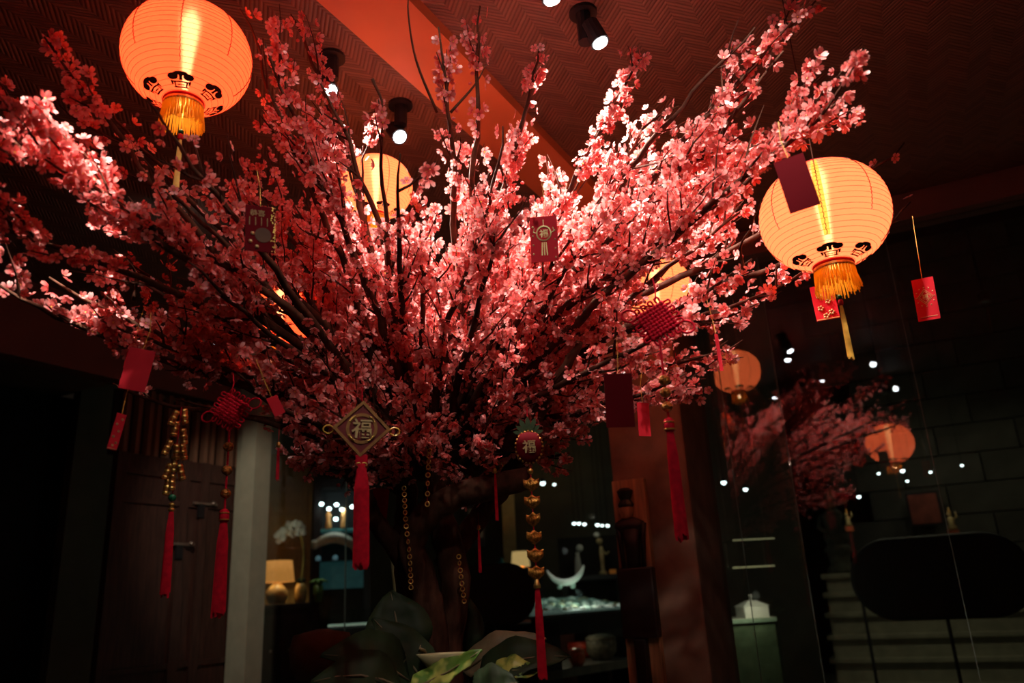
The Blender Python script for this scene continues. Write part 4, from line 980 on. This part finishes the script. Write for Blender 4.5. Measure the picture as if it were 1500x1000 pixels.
# low glass box, brown stool, leaning stick
q = P(511, 915, 6.4); kk = unit(511, 915, 6.4); t = thing('glass_box', 'low clear glass box with lit bottom edge below the cabinet', 'box', (q.x, q.y, 0), yaw_to_cam(q))
MB().box((0, .1, q.z/2-.01), (62*kk, .3, q.z-.02)).build('stand', MATTE, t); MB().box((0, .1, q.z), (60*kk, .26, .015)).build('lit_base', mat('lit_white', (.6, .65, .55), .4, emit=(.8, 1, .85), es=.12), t)
MB().box((0, .1, q.z+11*kk), (60*kk, .26, 21*kk)).build('glass_cover', CASEGLASS, t)
q = P(470, 985, 3.6); kk = unit(470, 985, 3.6); t = thing('stool', 'round brown leather stool half hidden by the broad leaves', 'stool', (q.x, q.y, 0))
MB().lathe([(.10, q.z-.02), (.125, q.z+.03), (.13, q.z+.09), (.115, q.z+.15), (.02, q.z+.17)], 24).build('cushion', mat('brown_leather', (.12, .07, .048), .7, var=.15), t, smooth=True); MB().lathe([(.11, 0), (.05, .04), (.04, q.z-.02)], 16).build('pedestal', BLACK, t, smooth=True)
q = P(583, 872, 7.2); kk = unit(583, 872, 7.2); t = thing('floor_lamp', 'slim pale floor lamp with a small white bulb seen beyond the trunk', 'lamp', (q.x, q.y, 0), yaw_to_cam(q))
MB().tube([(6*kk, 0, .04), (0, 0, q.z), (-8*kk, 0, q.z+70*kk)], [.03, .03, .022], 8).build('pole', mat('pale_wood', (.55, .38, .2), .6), t, smooth=True); MB().lathe([(.13, 0), (.13, .03), (.03, .05)], 18, (6*kk, 0, 0)).build('foot', BLACK, t)
MB().ball((-9*kk, 0, q.z+76*kk), 5*kk, 12, 8, 1.3).build('bulb', mat('white_bulb', (.8, .8, .75), .4, emit=(1, .95, .85), es=.7), t, smooth=True)
# table, second lamp, teal jar, framed picture, pale pillar
q2 = P(735, 834, 9.6); k2 = unit(735, 834, 9.6)
t = thing('console_table', 'dark console table carrying the small drum lamp and teal jar', 'table', (q2.x, q2.y, 0), yaw_to_cam(q2))
MB().box((0, .2, q2.z-.02), (120*k2, .5, .04)).build('top', BLACK, t)
for sx in (-1, 1):
    for yy_ in (0, .4): MB().box((sx*55*k2, yy_, q2.z/2-.02), (.06, .06, q2.z-.04)).build('leg', BLACK, t)
p = P(763, 833, 9.7); p.z = q2.z
t = thing('table_lamp', 'small table lamp with cream drum shade beside the teal jar', 'lamp', p, 0, 'table lamps in the shop')
MB().lathe([(5*k2, 0), (6*k2, 2*k2), (2*k2, 5*k2)], 16).build('base', GOLD, t, smooth=True); MB().lathe([(1*k2, 4*k2), (1*k2, 24*k2)], 8).build('stem', GOLD, t)
sh = MB(); n = 24; vv = []
for r, z in ((14*k2, 3*k2), (12*k2, 25*k2)):
    for j in range(n): vv.append((r*math.cos(2*math.pi*j/n), r*math.sin(2*math.pi*j/n), z))
sh = sh.add(vv, [(j, (j+1) % n, n+(j+1) % n, n+j) for j in range(n)]).build('shade', shade_mat('cream_shade', (1, .62, .24), .5), t, smooth=True); sh.modifiers.new('thick', 'SOLIDIFY').thickness = .004
point(t, (0, 0, 14*k2), 7, (1, .65, .3), .04)
p = P(735, 833, 9.65); p.z = q2.z; t = thing('jar', 'small teal lidded jar on the console table', 'jar', p); TEAL = mat('teal_glaze', (.03, .22, .25), .3, var=.2)
MB().lathe([(5*k2, 0), (8*k2, 4*k2), (7*k2, 9*k2), (3*k2, 12*k2)], 16).build('body', TEAL, t, smooth=True); MB().lathe([(4*k2, 12*k2), (3*k2, 14*k2), (1*k2, 17*k2)], 12).build('lid', TEAL, t, smooth=True)
q = P(746, 780, 10.5); t = thing('pillar', 'pale plaster pillar lit by the small drum lamp', 'pillar', (q.x, q.y, 0)); PP = mat('pale_plaster', (.45, .36, .18), .8, var=.15)
MB().box((0, 0, 1.5), (21*k2, .2, 3)).build('shaft', PP, t, bevel=.01); MB().box((0, 0, .1), (25*k2, .25, .2)).build('base', PP, t)
q = P(697, 770, 9.9); t = thing('framed_picture', 'small framed picture with pale mount beyond the trunk', 'picture', q, yaw_to_cam(q))
MB().box((0, 0, 0), (27*k2, .03, 62*k2)).build('frame', BLACK, t); MB().box((0, -.02, 4*k2), (21*k2, .01, 44*k2)).build('mount', mat('pale_mount', (.4, .36, .27), .8), t); MB().box((0, -.027, -4*k2), (12*k2, .006, 20*k2)).build('print', mat('brown_print', (.25, .13, .07), .8, var=.5, scale=20), t)
t['label'] = 'small framed picture with pale mount hanging beyond the trunk'
# rounded black seats
def oval_seat(px, py, d, wpx, hpx, label):
    p = P(px, py, d); k = unit(px, py, d); t = thing('oval_screen', label, 'screen', (p.x, p.y, 0), yaw_to_cam(p), 'black oval screens on poles')
    W, H = wpx*k/2, hpx*k/2; n = 20; pts = []
    for i in range(n+1): a = -math.pi/2+math.pi*i/n; pts.append((W-H+H*math.cos(a), H*math.sin(a)))
    for i in range(n+1): a = math.pi/2+math.pi*i/n; pts.append((-W+H+H*math.cos(a), H*math.sin(a)))
    o = MB().prism(pts, -.05, .10)  .build('panel', MATTE, t, loc=(0, 0, p.z)); md = o.modifiers.new('bev', 'BEVEL'); md.width = .025; md.segments = 3; md.limit_method = 'ANGLE'
    z0 = p.z-H
    MB().tube([(0, .03, .02), (0, .03, z0+.04)], .012, 10).build('pole', BLACK, t)
    MB().lathe([(.32, 0), (.32, .015), (.05, .03)], 28, (0, .03, 0)).build('base_plate', BLACK, t)
oval_seat(1375, 844, 6.6, 240, 118, 'wide black oval screen in front of the stone stepped plinth')
oval_seat(722, 871, 5.35, 128, 88, 'black oval screen beyond the trunk beside the glass counter')
# glass counter with shells
zc = .93
def atzz(x, y, z): return atz(x, y, z)
ca_, cb_ = P(783, 893, 6.0), P(925, 880, 6.9); zc = (ca_.z+cb_.z)/2; ca_.z = cb_.z = zc; dv = (cb_-ca_); Lc = dv.length; rot = math.atan2(dv.y, dv.x)
CT = thing('display_counter', 'dark counter with lit glass top full of shells', 'counter', (ca_.x, ca_.y, 0), rot)
Lx = Lc*1.1; BACKRED = mat('red_brown_panel', (.22, .06, .04), .7)
gz = zc-.02
ZT = zc+.12; MB().box((Lx/2, .4, ZT), (Lx, .8, .012)).build('glass_top', CASEGLASS, CT); MB().box((Lx/2, .005, zc+.055), (Lx, .01, .12)).build('glass_front', CASEGLASS, CT); MB().box((Lx/2, .34, zc+.005), (Lx, .62, .016), Matrix.Rotation(R_(9), 3, 'X')).build('tray', mat('glow_tray', (.22, .27, .22), .5, emit=(.7, 1, .88), es=.05), CT)  # tray has faint emission, a lit look put into its colour
MB().box((Lx/2, .02, zc-.13), (Lx, .04, .13)).build('apron', MATTE, CT); MB().box((.13, .3, (zc-.1)/2), (.26, .6, zc-.1)).build('pedestal', MATTE, CT); MB().box((Lx-.025, .3, (zc-.1)/2), (.05, .5, zc-.1)).build('pedestal', MATTE, CT)
MB().box((Lx/2, .77, (zc-.1)/2), (Lx, .05, zc-.1)).build('back_panel', BACKRED, CT)
zl = zc-.43; MB().box((Lx/2, .38, zl-.03), (Lx, .76, .06)).build('lower_shelf', mat('grey_shelf', (.16, .15, .13), .35), CT)
shm = []
SHL = [mat('glow_shell_a', (.8, .78, .66), .3, var=.2, emit=(.9, 1, .9), es=.16), mat('glow_shell_b', (.45, .55, .45), .3, var=.3, emit=(.7, 1, .9), es=.06), mat('shell_c', (.7, .6, .4), .3, var=.3)]  # first two shell colours glow faintly to look lit
Mc = Matrix.Translation((ca_.x, ca_.y, 0)) @ Matrix.Rotation(rot, 4, 'Z')
placed = []; tries = 0; TILT = Matrix.Rotation(R_(9), 4, 'X')
while len(placed) < 70 and tries < 6000:
    tries += 1; r = random.uniform(.022, .036); x = random.uniform(.06, Lx-.08); y = random.uniform(.075, .56)
    if any((x-a)**2+(y-b)**2 < (1.32*(r+c_))**2 for a, b, c_ in placed): continue
    i = len(placed); placed.append((x, y, r))
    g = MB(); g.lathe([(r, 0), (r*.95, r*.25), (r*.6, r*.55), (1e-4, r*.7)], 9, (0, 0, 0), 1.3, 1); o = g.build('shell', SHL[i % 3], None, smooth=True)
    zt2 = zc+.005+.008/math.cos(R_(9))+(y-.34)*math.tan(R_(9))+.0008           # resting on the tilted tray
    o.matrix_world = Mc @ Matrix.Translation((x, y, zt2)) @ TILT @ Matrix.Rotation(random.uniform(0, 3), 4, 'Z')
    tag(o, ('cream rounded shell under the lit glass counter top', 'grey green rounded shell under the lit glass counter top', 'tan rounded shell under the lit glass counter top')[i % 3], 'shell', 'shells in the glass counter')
point(CT, (Lx*.5, .12, zc+.09), 1.3, (.9, 1, .93)); point(CT, (Lx*.5, .25, zc-.17), .55, (1, .85, .6), .04)
def c_at(px, y, z):                                   # counter-local spot under a pixel column
    d = ray(px, 900); inv = Mc.inverted(); a = inv @ EYE; b = inv @ (EYE+d*20); s = (y-a.y)/(b.y-a.y); v = a+(b-a)*s; return Mc @ Vector((v.x, y, z))
# crescent sculpture
p = c_at(832, .35, ZT+.008); kk = (p-EYE).length/FPX
t = thing('crescent_sculpture', 'white crescent boat sculpture on two round feet on the counter', 'sculpture', p, yaw_to_cam(p))
vv = []; ff = []; nn = 22
for i in range(nn+1):
    a = R_(200+150*i/nn); rr = 27*kk; th = (1.5+6*math.sin(math.pi*(i/nn))**.8)*kk; c_ = Vector((rr*math.cos(a), 0, rr*math.sin(a)+rr+9*kk)); o_ = Vector((math.cos(a), 0, math.sin(a)))
    wd = (2+7*math.sin(math.pi*i/nn))*kk
    for s, q in ((-.5, 0), (.5, 0), (.5, 1), (-.5, 1)): vv.append(c_+o_*th*s*1.2+Vector((0, wd*(q-.5)*2, 0)))
for i in range(nn):
    for j in range(4): ff.append((i*4+j, i*4+(j+1) % 4, i*4+4+(j+1) % 4, i*4+4+j))
ff += [(0, 1, 2, 3), (nn*4, nn*4+1, nn*4+2, nn*4+3)]
MB().add(vv, ff).build('crescent', WHITE, t, smooth=True)
for sx in (-9, 9): MB().ball((sx*kk, 0, 4.5*kk), 4.5*kk).build('foot', mat('glass_foot', (.4, .48, .42), .2), t, smooth=True)
point(t, (0, -.12, .30), .5, (1, .97, .9))
# pots on the lower shelf
for (px, r, h, y, mt, nm, lb, kd) in ((848, 19, 24, .50, mat('red_lacquer', (.72, .06, .03), .25, var=.1), 'bowl', 'wide red lacquer bowl on the lower shelf of the counter', 'bowl'),
        (877, 21, 32, .2, mat('dark_basket', (.16, .13, .09), .5, var=.6, scale=30), 'basket', 'dark round lidded basket on the lower shelf of the counter', 'basket'),
        (905, 11, 20, .30, mat('orange_jar', (.75, .20, .06), .3, var=.3), 'jar', 'orange round jar beside the dark basket', 'jar'), (841, 11, 22, .06, mat('orange_jar2', (.68, .15, .07), .3, var=.3), 'jar', 'orange red jar at the front edge of the lower shelf', 'jar')):
    p = c_at(px, y, zl); kk = (p-EYE).length/FPX; t = thing(nm, lb, kd, p)
    MB().lathe([(r*.6*kk, 0), (r*.95*kk, h*.3*kk), (r*kk, h*.65*kk), (r*.95*kk, h*.8*kk)], 22).build('body', mt, t, smooth=True)
    MB().lathe([(r*.97*kk, h*.80*kk), (r*1.02*kk, h*.86*kk), (r*.8*kk, h*(.8 if nm == 'bowl' else .98)*kk), (.3*r*kk, h*(.6 if nm == 'bowl' else 1.03)*kk)], 22).build('rim' if nm == 'bowl' else 'lid', mt, t, smooth=True)
# back shelf: white bottle, gilded statuette, orange box, row of lamps
q = P(866, 842, 8.4); kk = unit(866, 842, 8.4); t = thing('wall_shelf', 'dark shelf carrying a white bottle and a gilded statuette behind the counter', 'shelf', q, yaw_to_cam(q))
MB().box((0, .1, -.025), (95*kk, .35, .05)).build('board', BLACK, t); MB().box((0, .28, .2-q.z/2), (95*kk, .03, q.z+.4)).build('back', mat('shelf_back', (.02, .015, .012), .8), t)
for sx in (-40, 40): MB().box((sx*kk, .1, -q.z/2-.025), (.05, .3, q.z-.05)).build('support', BLACK, t)
p = P(848, 842, 8.4); p.z = q.z; t = thing('bottle', 'white bottle with round white stopper on the dark shelf', 'bottle', p)
MB().lathe([(5*kk, 0), (5.5*kk, 6*kk), (4*kk, 22*kk), (2.5*kk, 30*kk), (3.5*kk, 33*kk)], 16).build('body', WHITE, t, smooth=True); MB().ball((4*kk, 0, 39*kk), 5.5*kk).build('stopper', WHITE, t, smooth=True)
p = P(884, 842, 8.35); p.z = q.z; t = thing('statuette', 'small gilded standing statuette with raised arm on the dark shelf', 'statuette', p); GS = mat('gilt', (.65, .5, .25), .4, .3, var=.3)
MB().lathe([(6*kk, 0), (6*kk, 3*kk), (2.5*kk, 6*kk), (3*kk, 18*kk), (4*kk, 32*kk), (2*kk, 40*kk)], 12).build('body', GS, t, smooth=True); MB().ball((-2*kk, 0, 47*kk), 5*kk).build('head', GS, t, smooth=True); MB().tube([(0, 0, 34*kk), (7*kk, 0, 28*kk), (11*kk, 0, 32*kk)], 1.6*kk, 6).build('arm', GS, t, smooth=True)
MB().ball((-5*kk, -2*kk, 56*kk), 5*kk, 8, 6, .8).build('headdress', WHITE, t, smooth=True)
point(t, (-.1, -.3, .55), .6, (1, .9, .7))
p = P(898, 841, 8.3); p.z = q.z; o = MB().box((0, 0, 3*kk), (9*kk, .06, 6*kk)).build('orange_box', mat('orange_card', (.85, .3, .05), .5, emit=(1, .3, .05), es=.08), None, loc=p, bevel=.004); tag(o, 'small orange box at the end of the dark shelf', 'box')
# tiny shop downlights
DL = emit_mat('shop_lamp', (.85, .97, 1), 6)
SPOTN = [(841, 766, 9.3, 2.6), (848, 766, 9.3, 2.6), (856, 767, 9.3, 2.6), (875, 768, 9.3, 2.8), (882, 769, 9.3, 2.2), (890, 769, 9.3, 2.6), (795, 707, 9.5, 3.6), (812, 709, 9.5, 2.2), (823, 627, 9.0, 4.6), (1060, 706, 8.5, 3.6), (1092, 716, 8.5, 3.2), (1322, 689, 9.5, 3), (1287, 693, 9.5, 2), (1363, 691, 9.5, 2), (1409, 681, 9.5, 2), (1258, 727, 9.5, 2.6), (1329, 704, 9.5, 2), (317, 502, 6.2, 2.6)]
for i, (x, y, d, r) in enumerate(SPOTN):
    p = P(x, y, d); kk = unit(x, y, d)
    g = ['row of tiny shop lamps over the dark shelf', 'tiny lamps above the console table', 'tiny lamps near the right glass shelves', 'tiny lamps above the oval screen', 'tiny lamp high in the shop'][0 if i < 6 else 1 if i < 9 else 2 if i < 11 else 3 if i < 17 else 4]
    lb = {0: 'tiny white lamp in the row above the white bottle and gilded statuette', 1: 'tiny white lamp beside the string of gold ingots', 2: 'tiny white lamp right of the stone column above the glass shelves', 3: 'tiny white lamp in the dark above the wide oval screen', 4: 'tiny white lamp behind the large peach lantern'}[0 if i < 6 else 1 if i < 9 else 2 if i < 11 else 3 if i < 17 else 4]
    if i == 17: lb = 'tiny white lamp behind the low left blossoms'
    t = thing('shop_lamp', lb, 'lamp', p, 0, g); MB().ball((0, 0, 0), r*kk, 10, 6).build('bulb', DL, t, smooth=True); MB().lathe([(r*1.05*kk, r*.2*kk), (r*.8*kk, r*1.4*kk), (.003, r*1.8*kk), (.003, max(r*2*kk, SHZ-p.z))], 10).build('holder', MATTE, t)
# glass shelves and lit counter right of the column
q = P(1100, 905, 6.4); kk = unit(1100, 905, 6.4); t = thing('vitrine', 'glass fronted vitrine with a lit white top right of the column', 'vitrine', (q.x, q.y, 0), yaw_to_cam(q, 25))
MB().box((0, .2, q.z-.015), (70*kk, .5, .03)).build('top', mat('lit_counter', (.7, .68, .55), .4), t); MB().box((0, .2, q.z/2), (66*kk, .46, q.z-.04)).build('body', mat('pale_green_body', (.30, .30, .19), .5), t); MB().box((0, -.06, q.z/2), (68*kk, .01, q.z)).build('glass_front', CASEGLASS, t)
point(t, (-.05, -.22, q.z+.16), 1.5, (1, .95, .72))  # bare point light added in front to brighten the vitrine
p = P(1103, 904, 6.5); p.z = q.z; t = thing('lidded_box', 'white box with a pitched lid and tall knob on the vitrine', 'box', p, yaw_to_cam(p, 25))
MB().box((0, 0, 8*kk), (38*kk, .16, 16*kk)).build('body', WHITE, t, bevel=.004)
MB().add([(-21*kk, -.09, 16*kk), (21*kk, -.09, 16*kk), (21*kk, .09, 16*kk), (-21*kk, .09, 16*kk), (-7*kk, -.02, 24*kk), (7*kk, -.02, 24*kk), (7*kk, .02, 24*kk), (-7*kk, .02, 24*kk)], [(0, 1, 5, 4), (1, 2, 6, 5), (2, 3, 7, 6), (3, 0, 4, 7), (4, 5, 6, 7), (0, 3, 2, 1)]).build('lid', WHITE, t)
MB().lathe([(2.5*kk, 23*kk), (1.6*kk, 28*kk), (2.4*kk, 32*kk), (1e-4, 34*kk)], 10).build('knob', WHITE, t, smooth=True)
for j, y in enumerate((790, 830)):
    q = P(1102, y, 6.6); t = thing('glass_shelf', ('upper glass shelf with a lit edge right of the column', 'lower glass shelf with a lit edge above the vitrine')[j], 'shelf', q, yaw_to_cam(q, 20)); MB().box((0, .12, 0), (66*kk, .3, .012)).build('pane', CASEGLASS, t); MB().box((0, -.03, 0), (66*kk, .006, .012)).build('lit_edge', mat('edge_glow', (.5, .45, .25), .4, emit=(1, .9, .5), es=.12), t)  # edge light is emission put into the material, no lamp behind it
    for sx in (-1, 1): MB().tube([(sx*30*kk, .12, .007), (sx*30*kk, .12, (SHZ if j == 0 else P(1102, 790, 6.6).z-.010)-q.z)], .004, 5).build('rod', IRON, t)
q = P(1073, 727, 7.0)
# stepped stone plinth with guardian statue and gilded figures
PD = 8.6; kp = unit(1360, 850, PD); pb = P(1362, 830, PD); t = thing('stepped_plinth', 'pale carved stone plinth with stepped mouldings behind the oval screen', 'plinth', (pb.x, pb.y, 0), yaw_to_cam(pb))
W0 = 300*kp; ys = [832, 861, 892, 926, 962, 1000, 1040]; zz_ = [P(1362, y, PD).z for y in ys]; zz_[-1] = 0
for i in range(6):
    wd = W0*(1+.012*i); z1, z0_ = zz_[i], zz_[i+1]; hh = z1-z0_
    tr_ = MB().box((0, .35, (z0_+z1-.05)/2), (wd-.05, .7, hh-.05)).build('tier', STONE, t)
    MB().box((0, .35, z1-.025), (wd+.03, .78, .05)).build('cornice', STONE, tr_, bevel=.012)
top = zz_[0]; TY = yaw_to_cam(pb); Mp = Matrix.Translation((pb.x, pb.y, 0)) @ Matrix.Rotation(TY, 4, 'Z')
def on_pl(px, y=.3): return Mp @ Vector(((px-1362)*kp*(1+y/PD), y, top))
g = on_pl(1241); t = thing('guardian_statue', 'dim stone guardian statue standing on the end of the stepped plinth', 'statue', g, TY)
DST = mat('dark_stone', (.12, .12, .09), .9, var=.3, bump=.4, scale=14)  # darker grey green than the plinth stone
MB().lathe([(20*kp, 0), (22*kp, 6*kp), (15*kp, 14*kp), (17*kp, 30*kp), (21*kp, 36*kp), (16*kp, 44*kp)], 12).build('pedestal', DST, t, smooth=True)
MB().lathe([(14*kp, 42*kp), (19*kp, 55*kp), (15*kp, 75*kp), (18*kp, 90*kp), (8*kp, 100*kp)], 14).build('body', DST, t, smooth=True)
MB().ball((0, 0, 108*kp), 9*kp, 12, 8, 1.1).build('head', DST, t, smooth=True); MB().lathe([(9*kp, 112*kp), (6*kp, 120*kp), (7*kp, 126*kp), (1e-4, 134*kp)], 10).build('crown', DST, t, smooth=True)
for s in (-1, 1): MB().tube([(s*16*kp, 0, 90*kp), (s*22*kp, -6*kp, 72*kp), (s*10*kp, -16*kp, 64*kp)], [5*kp, 4.5*kp, 4*kp], 8).build('arm', DST, t, smooth=True)
def idol(px, y, d, label, big):
    p = P(px, y, d); k = unit(px, y, d)*big; t = thing('gilded_idol', label, 'statuette', p, yaw_to_cam(p)); RB = mat('red_wood', (.45, .10, .04), .5, var=.3)
    MB().box((0, 0, 5*k), (16*k, 10*k, 10*k)).build('base', RB, t, bevel=.003); MB().lathe([(5*k, 10*k), (7*k, 14*k), (4*k, 20*k), (5.5*k, 27*k), (2*k, 31*k)], 12).build('body', GS, t, smooth=True)
    MB().ball((-1*k, 0, 34*k), 3.4*k).build('head', GS, t, smooth=True); MB().lathe([(3*k, 36*k), (1.6*k, 41*k), (1e-4, 46*k)], 8).build('crown', GOLD, t, smooth=True); MB().tube([(4*k, 0, 27*k), (9*k, 0, 30*k), (8*k, 0, 38*k)], 1.2*k, 6).build('arm', GS, t, smooth=True)
    point(t, (0, -.25, .25), .12, (1, .7, .35)); return t, p, k
t, p, k_ = idol(1245, 778, 8.0, 'gilded idol on a red base in front of the guardian statue', .72)
MB().box((0, 0, -(p.z)/2), (6*k_, 6*k_, p.z)).build('post', MATTE, t)
t, p, k_ = idol(1398, 786, 9.6, 'gilded idol with a red body on a wooden stand above the oval screen', .95)
MB().box((0, 0, -p.z/2), (34*k_, 16*k_, p.z)).build('stand', mat('stand_wood', (.16, .07, .03), .5), t)
q = P(1354, 745, 10.0); kk = unit(1354, 745, 10.5); t = thing('framed_painting', 'red brown painting on the shop wall behind the oval screen', 'picture', q, yaw_to_cam(q)); MB().box((0, 0, 0), (42*kk, .04, 46*kk)).build('frame', BLACK, t); MB().box((0, -.022, 0), (36*kk, .01, 40*kk)).build('canvas', mat('red_canvas', (.32, .08, .05), .8, var=.4, scale=8), t)
point(t, (0, -.5, .6), 1.0, (1, .8, .6))

# unseen pendant lamp, added to brighten the orchid
p = P(424, 640, 8.7); t = thing('orchid_fill_lamp', 'tiny dark pendant lamp added to brighten the white orchid', 'lamp', p); MB().lathe([(.05, 0), (.03, .07), (.005, .08), (.005, SHZ-p.z)], 12).build('shade', MATTE, t)
L = bpy.data.lights.new('orchid_fill_beam', 'SPOT'); L.energy = 22; L.color = (1, .93, .75); L.spot_size = R_(42); L.spot_blend = .6; lo = bpy.data.objects.new('orchid_fill_beam', L); COL.objects.link(lo); lo.parent = t; lo.location = (0, 0, -.02)
# ribbed wall panel behind the large lamp
q = P(424, 720, 9.25); kk = unit(424, 720, 9.25); t = thing('ribbed_panel', 'olive ribbed wall panel lit by the amber table lamp', 'panel', (q.x, q.y, 0), yaw_to_cam(q))
RIBM = mat('ribbed_olive', (.26, .20, .09), .8, var=.15); MB().box((0, .05, 1.35), (66*kk, .05, 2.7)).build('board', RIBM, t); rm_ = MB().box((0, 0, 1.35), (.03, .03, 2.7)).mesh('rib', RIBM)
for j in range(10): put(rm_, 'rib', t, ((-29.7+6.6*j)*kk, .02, 0))
# unseen lamps added to brighten the plinth and the block wall
for (x, y, d, e, lb) in ((1290, 560, 7.4, 30, 'dim ceiling downlight added between the oval screen and the stone plinth to brighten it'), (1440, 430, 9.4, 16, 'dim ceiling downlight added to brighten the stone block wall')):
    p = P(x, y, d); t = thing('downlight', lb, 'lamp', p); MB().lathe([(.06, 0), (.06, -.09), (.05, -.09), (.045, -.02)], 16).build('can', MATTE, t); MB().lathe([(.045, -.03), (.045, -.02)], 16).build('lens', emit_mat('dim_lens', (1, .85, .6), .8), t); MB().tube([(0, 0, 0), (0, 0, SHZ-p.z)], .006, 5).build('rod', MATTE, t)
    L = bpy.data.lights.new('added_fill_beam', 'SPOT'); L.energy = e; L.color = (1, .88, .62); L.spot_size = R_(120); L.spot_blend = 1; L.shadow_soft_size = .05; lo = bpy.data.objects.new('added_fill_beam', L); COL.objects.link(lo); lo.parent = t; lo.location = (0, 0, -.1)
